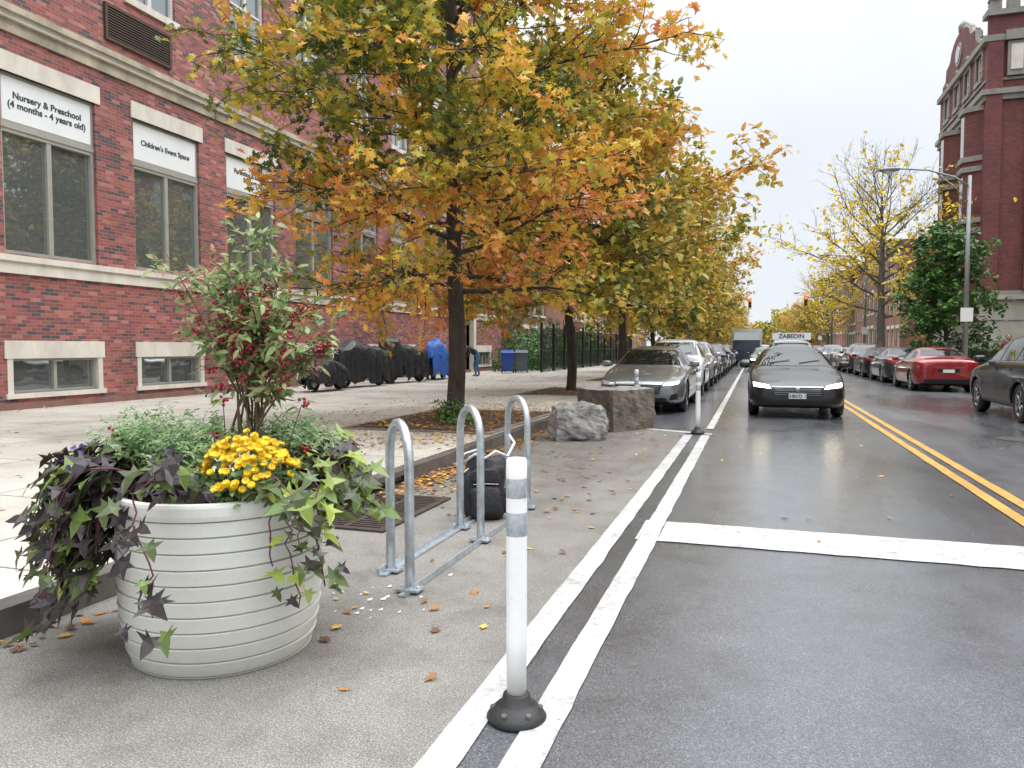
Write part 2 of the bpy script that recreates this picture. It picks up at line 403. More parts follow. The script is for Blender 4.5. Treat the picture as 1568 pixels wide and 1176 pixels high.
b=MB(); b.lathe([(0,.0),(.34,.0),(.36,-.002)],40,0,(3.9,13,.010)); b.lathe([(.30,.002),(.28,.004),(.26,.002)],40,0,(3.9,13,.010)); b.obj('manhole_cover',[M('cast_iron_cover',(.05,.045,.04),.5,.4,.3,20,.5,60)])
m_cob=M('cobble_edge',(.2,.17,.14),.9,0,.5,5,.6,20)
for (y0,y1) in [(10.0,13.6),(18.8,22.2),(27.5,30.5)]:
    b=MB()
    n=14; vs=[];fs=[]
    for i in range(n+1):
        for j in range(n+1):
            x=-5.9+2.25*i/n; yy=y0+(y1-y0)*j/n
            e=min(i,n-i,j,n-j)
            vs.append((x,yy,.154+(0.03*mnoise.noise(Vector((x*2,yy*2,0)))+.03 if e>0 else 0)))
    for i in range(n):
        for j in range(n): fs.append((i*(n+1)+j,(i+1)*(n+1)+j,(i+1)*(n+1)+j+1,i*(n+1)+j+1))
    b.add(vs,fs,0,True)
    for (a,c) in [((-6.0,y0-.1,.15),(-5.9,y1+.1,.172)),((-3.65,y0-.1,.15),(-3.55,y1+.1,.172)),((-5.9,y0-.1,.15),(-3.65,y0,.172)),((-5.9,y1,.15),(-3.65,y1+.1,.172))]:
        b.box(a,c,1)
    b.obj('tree_pit',[m_soil,m_cob])
b=MB()
b.add([(-3.33,4.95,.010),(-2.65,4.95,.010),(-2.65,6.15,.010),(-3.33,6.15,.010)],[(0,1,2,3)],1)  # flat black sheet standing in for the darkness of the drain pit
b.box((-3.34,4.90,.012),(-2.6,4.96,.026),0);b.box((-3.34,6.14,.012),(-2.6,6.20,.026),0)
b.box((-2.66,4.96,.012),(-2.6,6.14,.026),0);b.box((-3.34,4.96,.012),(-3.28,6.14,.026),0)
for i in range(19): b.box((-3.28,5.0+i*.06,.014),(-2.66,5.028+i*.06,.024),0)
b.box((-2.98,4.96,.013),(-2.94,6.14,.025),0)
b.obj('storm_drain',[M('cast_iron',(.07,.055,.045),.6,.4,.4,12,.3,60),M('drain_dark_sheet',(.004,.004,.004),.9,0,0)])

# ------------------------------------------------------------------ buildings
def facade(B,P,u0,u1,z0,z1,ops,depth=.18,m=0,mr=None):
    mr=m if mr is None else mr
    us=sorted(set([u0,u1]+[o[0] for o in ops]+[o[1] for o in ops])); zs=sorted(set([z0,z1]+[o[2] for o in ops]+[o[3] for o in ops]))
    for i in range(len(us)-1):
        for j in range(len(zs)-1):
            uc=(us[i]+us[i+1])/2; zc=(zs[j]+zs[j+1])/2
            if any(o[0]<uc<o[1] and o[2]<zc<o[3] for o in ops): continue
            B.add([P(us[i],zs[j],0),P(us[i+1],zs[j],0),P(us[i+1],zs[j+1],0),P(us[i],zs[j+1],0)],[(0,1,2,3)],m)
    for a,c,d,e in [o[:4] for o in ops]:
        for (p,q) in [((a,d),(c,d)),((c,d),(c,e)),((c,e),(a,e)),((a,e),(a,d))]:
            B.add([P(*p,0),P(*q,0),P(*q,depth),P(*p,depth)],[(0,1,2,3)],mr)
def pbox(B,P,u0,u1,z0,z1,d0,d1,m=0):
    B.hexa([P(u0,z0,d0),P(u1,z0,d0),P(u1,z0,d1),P(u0,z0,d1),P(u0,z1,d0),P(u1,z1,d0),P(u1,z1,d1),P(u0,z1,d1)],m)
def window(B,P,a,b_,z0,z1,d=.12,fw=.07,nx=2,hz=None,fm=0,gm=1):
    pbox(B,P,a,a+fw,z0,z1,d-.05,d+.05,fm);pbox(B,P,b_-fw,b_,z0,z1,d-.05,d+.05,fm)
    pbox(B,P,a+fw,b_-fw,z0,z0+fw,d-.05,d+.05,fm);pbox(B,P,a+fw,b_-fw,z1-fw,z1,d-.05,d+.05,fm)
    for i in range(1,nx):
        c=a+(b_-a)*i/nx; pbox(B,P,c-fw*.7,c+fw*.7,z0+fw,z1-fw,d-.04,d+.05,fm)
    if hz:
        for h in hz: pbox(B,P,a+fw,b_-fw,h-fw*.4,h+fw*.4,d-.03,d+.04,fm)
    B.add([P(a,z0,d+.03),P(b_,z0,d+.03),P(b_,z1,d+.03),P(a,z1,d+.03)],[(0,1,2,3)],gm)

bld=empty('brick_school_building')
P=lambda u,z,d:(-14-d,u,z)
H=19.5; Y0,Y1=-2.0,41.0
ops=[];W=MB();T=MB()
per=3.26; st=10.9
g1=[st+per*k for k in range(-4,10)]
door=(33.6,35.9)
for a in g1:
    c=a+2.2
    if a<door[1]+.3 and c>door[0]-.3: continue
    if c>Y1-.5: continue
    ops.append((a,c,3.25,6.8)); ops.append((a-.03,c+.03,.47,1.17))
    window(W,P,a,c,3.25,5.72,.12,.075,2); pbox(W,P,a,c,5.72,5.80,.05,.17,0)
    window(W,P,a,c,5.80,6.8,.12,.075,1)
    window(W,P,a-.03+.12,c+.03-.12,.47,1.17,.12,.05,2)
    pbox(T,P,a-.03,a+.09,.47,1.17,-.01,.17,0); pbox(T,P,c-.09,c+.03,.47,1.17,-.01,.17,0)
    pbox(T,P,a-.06,c+.12,6.8,7.18,-.03,.10,0)
    pbox(T,P,a-.08,c+.08,1.17,1.53,-.025,.10,0)
    pbox(T,P,a-.08,c+.08,.37,.47,-.05,.15,0)
g2=[14.1,17.7,20.75,24.1,27.4,30.6,34.0,37.3,10.6,7.2]
for fl,(s,e) in enumerate([(9.55,12.3),(13.4,16.1),(16.9,18.7)]):
    for a in g2:
        c=a+1.5; ops.append((a,c,s,e)); window(W,P,a,c,s,e,.12,.08,2,[s+(e-s)*.55],2)
        pbox(T,P,a-.1,c+.1,s-.16,s,-.06,.12,0); pbox(T,P,a-.08,c+.08,e,e+.3,-.03,.10,0)
ops.append((door[0],door[1],.15,3.0))
pbox(W,P,door[0]+.1,door[1]-.1,.15,3.0,.3,.36,3)
pbox(T,P,door[0]-.35,door[0],.15,3.4,-.25,.15,0);pbox(T,P,door[1],door[1]+.35,.15,3.4,-.25,.15,0);pbox(T,P,door[0]-.5,door[1]+.5,3.4,3.8,-.45,.2,0)
Bw=MB(); 
facade(Bw,P,Y0,Y1,0,H,ops,.2)
Bw.add([P(Y0,0,0),P(Y0,0,15),P(Y0,H,15),P(Y0,H,0)],[(0,1,2,3)]);Bw.add([P(Y1,0,0),P(Y1,0,15),P(Y1,H,15),P(Y1,H,0)],[(0,1,2,3)])
Bw.add([P(Y0,H-.2,0.002),P(Y1,H-.2,0.002),P(Y1,H-.2,15),P(Y0,H-.2,15)],[(0,1,2,3)],1)
Bw.obj('walls',[m_brick,m_roof],bld)
pbox(T,P,Y0,Y1,2.86,3.10,-.05,.001,0); pbox(T,P,Y0,Y1,3.10,3.22,-.10,.001,0)
pbox(T,P,Y0,Y1,7.56,7.80,-.05,.001,1); pbox(T,P,Y0,Y1,7.80,7.92,-.13,.001,0); pbox(T,P,Y0,Y1,7.92,8.05,-.20,.001,1)
pbox(T,P,Y0,Y1,12.72,12.95,-.06,.001,0); pbox(T,P,Y0,Y1,H-.5,H+.1,-.35,.3,1)
pbox(T,P,Y0,Y1,.151,.28,-.06,.001,2)
for z in np.arange(8.6,H-1,.62):
    for yq in (30.0,40.4):
        pbox(T,P,yq-.28,yq+.28,z,z+.42,-.035,.001,0)
T.obj('stone_trim',[m_stone,m_stained,M('wall_base_course',(.20,.10,.085),.8,0,.3,3)],bld)
m_door=M('door_dark_green',(.02,.04,.035),.4)
W.obj('windows_and_doors',[m_frame,m_glass,m_frw,m_door],bld)
G=MB()
a,c=13.4,15.4
pbox(G,P,a,c,8.33,8.40,-.06,.0);pbox(G,P,a,c,9.08,9.15,-.06,0);pbox(G,P,a,a+.07,8.4,9.08,-.06,0);pbox(G,P,c-.07,c,8.4,9.08,-.06,0)
pbox(G,P,a+.07,c-.07,8.4,9.08,-.01,-.002,1)
for i in range(11): pbox(G,P,a+.07,c-.07,8.42+i*.06,8.45+i*.06,-.05,-.012)
G.obj('air_vent_grille',[m_grille,m_black],bld)
def text(name,s,size,loc,rot,mat,parent=None,align='CENTER',ext=.003):
    cu=bpy.data.curves.new(name,'FONT'); cu.body=s; cu.size=size; cu.align_x=align; cu.align_y='CENTER'; cu.extrude=ext; cu.offset=.004*size/.2
    o=bpy.data.objects.new(name,cu); COL.objects.link(o); dg=bpy.context.evaluated_depsgraph_get()
    me=bpy.data.meshes.new_from_object(o.evaluated_get(dg)); bpy.data.objects.remove(o)
    me.materials.clear(); me.materials.append(mat)
    o=mkobj(name,me,parent,loc); o.rotation_euler=rot
    return o
S=MB()
for k,(s,sz) in enumerate([("Nursery & Preschool\n(4 months - 4 years old)",.185),("Children's Event Space",.175),("Parenting & Family\nSupport",.185)]):
    a=st+per*k
    S.box((-14.10,a+.075,5.875),(-14.065,a+2.125,6.725),0)
    text('sign_lettering_%d'%k,s,sz,(-14.06,a+1.1,6.3),(rad(90),0,rad(90)),m_ink,bld)
S.obj('window_sign_panels',[m_sign],bld)

def rowhouse(name,side,y0,y1,H,X,wall,trim,nb,floors,depth=12,frame=m_frw,cornice=m_black):
    par=empty(name); 
    sg=-1 if side=='L' else 1
    P=lambda u,z,d:(X+sg*d,u,z)
    ops=[];W=MB();T=MB();B=MB()
    fh=(H-1.2)/floors; bw=(y1-y0)/nb
    for f in range(floors):
        for k in range(nb):
            c=y0+bw*(k+.5); s=1.0+f*fh+.3; e=s+fh*.58
            w=min(1.15,bw*.5)
            ops.append((c-w/2,c+w/2,s,e)); window(W,P,c-w/2,c+w/2,s,e,.12,.06,1,[(s+e)/2])
            pbox(T,P,c-w/2-.12,c+w/2+.12,e,e+.28,-.06,.1); pbox(T,P,c-w/2-.1,c+w/2+.1,s-.14,s,-.08,.1)
    facade(B,P,y0,y1,0,H,ops,.2)
    for yy in (y0,y1): B.add([P(yy,0,0),P(yy,0,depth),P(yy,H,depth),P(yy,H,0)],[(0,1,2,3)])
    B.add([P(y0,H-.1,.002),P(y1,H-.1,.002),P(y1,H-.1,depth),P(y0,H-.1,depth)],[(0,1,2,3)],1)
    pbox(T,P,y0+.02,y1-.02,H-.55,H-.25,-.25,.001,1); pbox(T,P,y0+.02,y1-.02,H-.25,H,-.5,.15,1); pbox(T,P,y0+.02,y1-.02,.8,1.0,-.06,.001)
    for k in range(int((y1-y0)/.9)): pbox(T,P,y0+.4+k*.9,y0+.55+k*.9,H-.8,H-.55,-.22,.001,1)
    B.obj('walls',[wall,m_roof],par); T.obj('trim_and_cornice',[trim,cornice],par); W.obj('windows',[frame,m_glass],par)
    return par
m_corn=M('cornice_brown',(.09,.06,.045),.7)
m_corng=M('cornice_green',(.07,.11,.09),.7)
yy=48.0
walls=[m_brown,m_brick3,m_brick2,m_stained,m_brown,m_brick]
for k in range(9):
    w=[6.5,7,6,8][k%4]; rowhouse('row_house','L',yy,yy+w-.01,11+[0,1.2,.5,2][k%4],-15,walls[k%6],[m_stone,m_brown][k%2],3,3 if k%2 else 4,cornice=[m_corn,m_corng,m_black][k%3]); yy+=w
yy=66.0
for k in range(13):
    w=[6.5,7,8,6][k%4]; rowhouse('row_house','R',yy,yy+w-.01,10+[0,.8,1.6,.4][k%4]+(1.5 if k>6 else 0),11.0,walls[(k*2+2)%6] if k%3 else m_brick3,[m_stone,m_greystone][k%2],3,3,cornice=[m_corng,m_corn,m_black][k%3]); yy+=w
yy=8.0  # houses out of view, added for window reflections and to reduce the light
for k in range(4):
    w=8; rowhouse('row_house','R',yy,yy+w-.01,8.5+k%2,13.5,[m_brick3,m_brown,m_brick,m_brick3][k],m_stone,3,3,cornice=m_corn); yy+=w

# ornate corner building on the right
cb=empty('ornate_brick_corner_building')
PX=12.5; PY=50.0
PA=lambda u,z,d:(u,PY+d,z)
PB=lambda u,z,d:(PX+d,u,z)
B=MB();W=MB();T=MB()
opsA=[];opsB=[]
Zs=[(5.6,8.0),(9.2,11.6),(12.6,15.2)]
def archtop(P,c,w,z,m=0):
    n=9; pts=[P(c-w*math.cos(math.pi*i/(n-1)),z+w*.75*math.sin(math.pi*i/(n-1)),-.07) for i in range(n)]
    T.tube(pts,.13,5,m,True,False)
for (s,e) in Zs:
    for a in (15.05,18.2,21.4,24.6):
        opsA.append((a,a+1.3,s,e)); window(W,PA,a,a+1.3,s,e,.12,.07,1,[(s+e)/2]); pbox(T,PA,a-.15,a+1.45,e,e+.35,-.06,.1);pbox(T,PA,a-.15,a+1.45,s-.2,s,-.1,.1)
opsA+=[(14.9,16.3,1.0,3.2)]; window(W,PA,14.9,16.3,1.0,3.2,.12,.07,1)
facade(B,PA,PX,30,4.4,19.0,[o for o in opsA if o[2]>4],.2,0)
facade(B,PA,PX,30,0,4.4,[o for o in opsA if o[2]<4],.2,1)
for (s,e) in Zs+[(17.2,18.7)]:
    for a in (51.0,53.6,56.1,58.8):
        opsB.append((a,a+1.1,s,e)); window(W,PB,a,a+1.1,s,e,.12,.07,1,[(s+e)/2]); pbox(T,PB,a-.2,a+1.3,e,e+.25,-.1,.1);pbox(T,PB,a-.2,a+1.3,s-.25,s,-.15,.1)
        archtop(PB,a+.55,.8,e+.25)
        pbox(T,PB,a-.25,a-.05,s,e,-.08,.001); pbox(T,PB,a+1.15,a+1.35,s,e,-.08,.001)
facade(B,PB,PY,61.5,4.4,19.0,opsB,.2,0); facade(B,PB,PY,61.5,0,4.4,[],.2,1)
B.add([(PX,61.5,0),(30,61.5,0),(30,61.5,19.0),(PX,61.5,19.0)],[(0,1,2,3)]); B.add([(PX+.01,PY+.01,18.9),(30,PY+.01,18.9),(30,61.4,18.9),(PX+.01,61.4,18.9)],[(0,1,2,3)],2)
def prof_ext(B,P,prof,d0,d1,m):
    n=len(prof)
    B.add([P(u,z,d0) for u,z in prof],[tuple(range(n))],m); B.add([P(u,z,d1) for u,z in prof],[tuple(range(n))],m)
    for i in range(n):
        a=prof[i];c=prof[(i+1)%n]; B.add([P(*a,d0),P(*c,d0),P(*c,d1),P(*a,d1)],[(0,1,2,3)],m)
def gable(B,T,P,c,w,z0,hh):
    pr=[(c-w,z0)]+[(c-w+.0,z0+hh*.25),(c-w*.82,z0+hh*.3),(c-w*.78,z0+hh*.55),(c-w*.6,z0+hh*.6)]
    arc=[(c-w*.55*math.cos(a),z0+hh*.6+hh*.4*math.sin(a)) for a in np.linspace(0.1,math.pi-.1,9)]
    pr2=[(2*c-u,z) for u,z in pr[::-1]]
    prof=pr+arc+pr2
    prof_ext(B,P,prof,-.12,.35,0)
    top=prof[1:-1]
    for i in range(len(top)-1):
        a=top[i];q=top[i+1]
        T.tube([P(a[0],a[1],.1),P(q[0],q[1],.1)],.2,6,0,True,False)
    T.tube([P(c,z0+hh,.1),P(c,z0+hh+.4,.1),P(c,z0+hh+.7,.1)],[.3,.34,.05],6,0)
    T.tube([P(c,z0+hh*.5,-.2),P(c,z0+hh*.5,-.1)],[.75,.75],16,0); T.tube([P(c,z0+hh*.5,-.24),P(c,z0+hh*.5,-.19)],[.5,.5],16,1)
gable(B,T,PB,56.0,4.4,19.0,2.9)
gable(B,T,PA,20.0,3.4,19.0,3.0)
for z0,z1,d in [(0,.8,.12),(1.8,1.95,.05),(3.0,3.12,.05),(4.2,4.45,.25),(4.45,4.7,.12),(15.6,15.9,.15),(15.9,16.2,.3),(16.7,16.85,.08),(18.9,19.25,.25)]:
    T.box((PX-d,PY-d,z0+.003),(30,PY+.001,z1),3 if z1<4.6 else 0); T.box((PX-d,PY+.001,z0+.003),(PX+.001,61.5,z1),3 if z1<4.6 else 0)
B.box((PX-.05,PY-.22,4.72),(PX+.75,PY-.001,20.3),0); B.box((14.55,PY-.22,4.72),(14.85,PY-.001,18.9),0)
T.box((13.45,PY-.24,16.9),(14.35,PY-.1,18.8)); T.box((13.6,PY-.30,17.2),(14.2,PY-.2,18.6),2); T.box((13.3,PY-.4,18.85),(14.5,PY-.26,19.4))
T.box((PX-.2,PY-.4,20.3),(PX+2.6,PY+.5,20.6)); B.box((PX+.2,PY-.2,19.3),(PX+2.2,PY+.4,20.3),0)
for i,(x,h) in enumerate([(PX+.3,1.0),(PX+1.2,1.5),(PX+2.1,1.0)]):
    T.box((x-.28,PY-.25,20.6),(x+.28,PY+.3,20.6+h*.6)); T.tube([(x,PY,20.6+h*.6),(x,PY,20.7+h*.75),(x,PY,20.6+h)],[.42,.3,.06],6,0)
for a in (51.0-.4,56.1-.4):
    B.hexa([(PX,a,4.75),(PX-.8,a+.5,4.75),(PX-.8,a+1.4,4.75),(PX,a+1.9,4.75),(PX,a,15.5),(PX-.8,a+.5,15.5),(PX-.8,a+1.4,15.5),(PX,a+1.9,15.5)],0)
    for z in (5.3,8.2,8.8,11.8,12.4,15.3):
        T.hexa([(PX,a-.1,z),(PX-.95,a+.42,z),(PX-.95,a+1.48,z),(PX,a+2.0,z),(PX,a-.1,z+.3),(PX-.95,a+.42,z+.3),(PX-.95,a+1.48,z+.3),(PX,a+2.0,z+.3)],0)
    for (s,e) in Zs: W.box((PX-.815,a+.6,s),(PX-.805,a+1.3,e),1)
B.obj('walls',[m_brick2,m_basestone,m_roof],cb); T.obj('stone_trim',[m_greystone,m_glass,m_stone,m_basestone],cb); W.obj('windows',[m_frw,m_glass],cb)

F=MB()
for y in np.arange(36.5,66,.16): F.box((-10.31,y,.15),(-10.29,y+.022,2.45))
for z in (.3,1.3,2.25): F.box((-10.325,36.5,z),(-10.275,66,z+.05))
for y in np.arange(36.5,67,2.4): F.box((-10.36,y-.05,.15),(-10.24,y+.05,2.6)); F.ell((-10.3,y,2.66),(.07,.07,.07))
F.obj('iron_fence',[m_black])
F=MB()
for y in np.arange(34,64,.16): F.box((9.3,y,.15),(9.325,y+.022,1.25))
for z in (.25,1.1): F.box((9.285,34,z),(9.335,64,z+.04))
F.obj('iron_fence',[m_black])

# ------------------------------------------------------------------ trees
sh=[(0,.66),(.10,.82),(.30,1.0),(.55,.84),(.8,.58),(1,.3)]
def gmain(P):
    return np.clip((3.9-P[:,2])*.13,-.08,.28)+np.clip(P[:,0]*.03,-.1,.1)
make_tree('oak_tree',(-4.80,11.6,.15),11.0,.15,2.15,3.8,sh,-.02,.95,58,4.8,4.8,9.0,.175,OAK,m_leaf_main,m_bark,3,bias=.52,bspread=.28,curv=-.14,grad=gmain,fill=1.05,wob=.018,zpow=1.1)
t2=make_tree('street_tree',(-4.9,20.4,.15),8.7,.14,2.4,4.6,sh,.05,.9,40,3.6,3.8,10,.24,HEX,m_leaf_gold,m_bark,11,bias=.56,bspread=.26,curv=-.1)
t3=make_tree('street_tree',(-5.0,29.5,.15),9.6,.17,2.6,4.9,sh,.1,.9,34,3.0,3.0,8.5,.31,HEX,m_leaf_gold,m_bark,21,bias=.70,bspread=.26,twigs=False)
for k,(x,y,s) in enumerate([(-5,39,.95),(-5,49,.95),(-5,60,1.0),(-5,73,.95),(-5,88,.9),(-5,104,.95),(-5,125,.9),(8.4,128,.8),(-5,150,1.0),(8.4,150,.9)]):
    clone(t3 if k%2 else t2,'street_tree',(x,y,.15),k*1.7,s)
gt=make_tree('green_street_tree',(8.45,39.0,.15),6.3,.12,1.0,1.95,[(0,.9),(.4,1),(.8,.7),(1,.3)],.1,.9,34,4.4,4,13,.25,HEX,m_leaf_green,m_bark,31,bias=.55,bspread=.28,twigs=False)
yt=make_tree('yellow_leaf_tree',(8.0,55,.15),12.8,.30,3.2,6.9,[(0,.85),(.3,1),(.7,.7),(1,.35)],.22,1.1,32,3.0,2.8,3.6,.34,HEX,m_leaf_yel,m_barkg,41,bias=.5,bspread=.3,curv=.3,fill=1.0,maxsec=2.4,dz=lambda t:max(.14,min(1.1,1.15-1.35*t)))
bt=make_tree('bare_tree',(-4.6,56,.15),12.5,.24,4,5.5,[(0,.8),(.3,1),(.7,.7),(1,.3)],.5,1.2,26,2.6,2.6,0,.3,HEX,m_leaf_yel,m_barkg,51,curv=.3,maxsec=2.2)
clone(yt,'yellow_leaf_tree',(8.4,98,.15),2.2,.8)
clone(yt,'yellow_leaf_tree',(10.5,17,.15),4.0,.7)
clone(t3,'street_tree',(9.9,8,.15),1.0,.9)
clone(t2,'street_tree',(11.5,25.0,.15),2.0,.75)
rg=np.random.RandomState(5)
n=9000; cx=rg.uniform(-22,34,n); cl=np.floor(cx/5); hh=7+4*np.sin(cl*1.7)+rg.rand(n)*2
P_=np.stack([cx,230+rg.uniform(-8,8,n)+cl,rg.uniform(0,1,n)**.7*hh+.3],1)
leaves('distant_trees',P_,rg.normal(size=(n,3))+[0,-.5,.5],1.1,rg.normal(.5,.25,n)+.1*np.sin(cl),HEX,m_leaf_gold)
def shrub(name,loc,rx,ry,h,n,size,mat,seed,shape=HEX,bias=.5):
    r=np.random.RandomState(seed); d=r.normal(size=(n,3)); d/=np.linalg.norm(d,axis=1,keepdims=True); d[:,2]=abs(d[:,2]); q=r.uniform(.5,1.05,n)**.5
    lump=1+.25*np.sin(d[:,0]*5+seed)*np.cos(d[:,1]*6)
    Pp=d*np.array([rx,ry,h])*q[:,None]*lump[:,None]
    par=empty(name,loc); b=MB()
    for i in range(8):
        a=i*.8; b.tube([(0,0,0),(rx*.3*math.cos(a),ry*.3*math.sin(a),h*.4),(rx*.7*math.cos(a),ry*.7*math.sin(a),h*.75)],[.02,.012,.005],4)
    b.obj('stems',[m_bark],par)
    leaves('foliage',Pp,d+r.normal(0,.5,(n,3)),size*r.uniform(.7,1.2,n),r.normal(bias,.25,n),shape,mat,par,seed=seed)
for k in range(5): shrub('garden_shrub',(-12.2,39+k*5.2,.15),1.4,2.4,2.2+.5*(k%2),1500,.2,m_leaf_green,60+k)
shrub('tree_base_shrub',(-4.72,11.3,.16),.32,.32,.42,420,.06,m_leaf_green,70,bias=.9)
shrub('tree_base_shrub',(-4.4,10.9,.16),.28,.25,.22,260,.06,m_leaf_green,71,bias=.9)
for k in range(3): shrub('garden_shrub',(10.4,41+k*5,.15),.8,1.6,1.3,700,.2,m_leaf_green,80+k)

# fallen leaves
r=np.random.RandomState(9); FP=[]
def scat(n,x0,x1,y0,y1,z): FP.append(np.stack([r.uniform(x0,x1,n),r.uniform(y0,y1,n),np.full(n,z)+r.uniform(0,.010,n)],1))
def drift(n,cx,cy,sx,sy,z,x0=-99,x1=99):
    p=np.stack([np.clip(r.normal(cx,sx,n),x0,x1),r.normal(cy,sy,n),np.full(n,z)+r.uniform(0,.02,n)],1); FP.append(p)
scat(700,-3.34,-3.12,6.3,14,.014); scat(260,-3.34,-2.7,6.25,9.0,.014); scat(60,-3.34,-3.1,2,4.8,.014)
drift(260,-3.2,7.2,.13,.6,.014,-3.34); drift(160,-3.2,9.8,.12,.7,.014,-3.34)
scat(1700,-5.9,-3.65,10,13.6,.19); scat(900,-5.9,-3.65,18.8,22.2,.19)
scat(210,-3.2,-1.1,5.5,13,.012); scat(32,-.6,2,5,16,.010); scat(16,2.4,4.4,8,30,.010)
scat(1100,-8.0,-3.6,8.5,16,.154); drift(500,-4.6,14.6,.8,1.0,.154,-9,-3.55); drift(300,-4.4,9.2,.6,.6,.154,-9,-3.55); scat(1200,-13,-3.6,16,32,.154); scat(140,-11,-3.6,3,9,.154); scat(700,-9,-3.6,30,50,.154)
scat(320,-13.9,-13.3,8,36,.154); scat(22,-2.2,-1.1,2.3,5,.012); scat(120,6.2,6.84,14,60,.012); scat(300,7.1,9.2,20,60,.154)
FPa=np.vstack(FP); n=len(FPa)
leaves('fallen_leaves',FPa,np.array([0,0,1])+r.normal(0,.13,(n,3)),r.uniform(.04,.095,n),r.uniform(0,1,n),OAK,m_fallen,seed=3,bend=-.06,fold=.12)
b=MB()
for i in range(26):
    x=random.gauss(-1.95,.25);y=random.gauss(3.55,.35); s=random.uniform(.008,.028)
    b.add([(x,y,.012),(x+s,y+s*.3,.014),(x+s*.8,y+s,.022),(x-.2*s,y+s*.8,.013)],[(0,1,2,3)],0)
b.obj('litter',[M('litter_paper',(.6,.6,.6),.7)])

# ------------------------------------------------------------------ street furniture
def bollard(loc):
    e=empty('flexible_bollard',loc); b=MB()
    b.lathe([(.0,.0),(.108,.0),(.112,.012),(.10,.03),(.075,.055),(.055,.062),(.05,.095),(.043,.10),(.0,.10)],28,1)
    for k in range(6):
        a=k*math.pi/3+.3; b.tube([(.084*math.cos(a),.084*math.sin(a),.03),(.089*math.cos(a),.089*math.sin(a),.05)],.011,6,2)
    b.lathe([(.0,.1),(.036,.1),(.0385,.3),(.0385,.69)],24,0)
    b.lathe([(.0385,.69),(.0392,.692),(.0392,.775),(.0385,.777)],24,3)
    b.lathe([(.0385,.777),(.0385,.83)],24,0); b.lathe([(.0385,.83),(.0392,.832),(.0392,.90),(.0385,.902)],24,3)
    b.lathe([(.0385,.902),(.0385,.966),(.034,.974),(.0,.974)],24,0)
    b.obj('post',[m_bwhite,m_rubber,M('rust_bolt',(.12,.10,.09),.6,.5),m_reflec],e)
bollard((-.822,2.58,.004)); bollard((-.85,12.25,.012)); bollard((-2.1,14.0,.004))
br=empty('bike_rack'); b=MB()
for k in range(3):
    A=Vector((-2.105,4.06+1.14*k,.03)); C=Vector((-1.825,3.75+1.14*k,.03)); mid=(A+C)/2; hv=(C-A)/2; R_=hv.length; zt=.945-R_
    pts=[A,A+Vector((0,0,zt*.5)),Vector((A.x,A.y,zt))]
    for q in range(1,12):
        a=math.pi-math.pi*q/12; pts.append(Vector((mid.x,mid.y,zt))+hv*math.cos(a)+Vector((0,0,R_*math.sin(a))))
    pts+=[Vector((C.x,C.y,zt)),C+Vector((0,0,zt*.5)),C]
    b.tube(pts,.028,10,0)
    for q in (A,C):
        b.box((q.x-.07,q.y-.05,.022),(q.x+.07,q.y+.05,.034)); 
        for sx in (-.05,.05): b.lathe([(0.0,.012),(.01,.012),(.01,0),],6,0,(q.x+sx,q.y,.034))
b.box((-2.13,3.95,.010),(-2.08,6.45,.0215)); b.box((-2.13,3.95,.0215),(-2.124,6.45,.05))
b.box((-1.85,3.65,.010),(-1.80,6.15,.0215)); b.box((-1.806,3.65,.0215),(-1.80,6.15,.05))
b.obj('hoops_and_rails',[m_galv],br)
def sell(b,c,r,m,e=.55,n=20,k=14,wob=.0,sd=0):
    vs=[];fs=[]
    f=lambda x:math.copysign(abs(x)**e,x)
    for i in range(k+1):
        ph=-math.pi/2+math.pi*i/k
        for j in range(n):
            a=2*math.pi*j/n; v=Vector((r[0]*f(math.cos(ph))*f(math.cos(a)),r[1]*f(math.cos(ph))*f(math.sin(a)),r[2]*f(math.sin(ph))))
            if wob: v*=1+wob*mnoise.noise(Vector((v.x*9+sd,v.y*9,v.z*9)))
            vs.append((c[0]+v.x,c[1]+v.y,c[2]+v.z))
    for i in range(k):
        for j in range(n):
            j2=(j+1)%n; fs.append((i*n+j,i*n+j2,(i+1)*n+j2,(i+1)*n+j))
    b.add(vs,fs,m,True)
bp=empty('backpack',(-2.05,5.6,.01),rad(22)); b=MB()
m_fab=M('black_nylon',(.014,.014,.017),.6,0,.3,8,.6,25)
sell(b,(0,0,.24),(.175,.10,.25),0,.48,28,20,.25); sell(b,(0,-.10,.16),(.125,.05,.12),0,.5,20,14,.25,3); sell(b,(.165,0,.14),(.035,.06,.10),0,.6)
sell(b,(0,-.095,.36),(.12,.035,.06),0,.5,20,14,.2,5)
for sx in (-1,1): b.tube([(sx*.08,.1,.45),(sx*.11,.19,.35),(sx*.12,.17,.18),(sx*.1,.1,.08)],.014,6,0)
b.tube([(-.16,-.02,.46),(-.08,-.08,.53),(.0,-.10,.5),(.08,-.08,.55),(.18,-.02,.5),(.24,.05,.6),(.2,.1,.66)],.012,6,1)
b.tube([(-.12,-.05,.42),(-.2,-.06,.36),(-.23,0,.44),(-.16,.02,.52),(-.05,-.02,.56)],.010,6,1)
b.tube([(-.1,-.152,.30),(0,-.156,.305),(.1,-.152,.30)],.003,5,1)
b.tube([(-.04,0,.47),(-.03,0,.53),(.03,0,.53),(.04,0,.47)],.009,6,0)
b.obj('bag_body',[m_fab,M('grey_strap',(.5,.52,.54),.6)],bp)

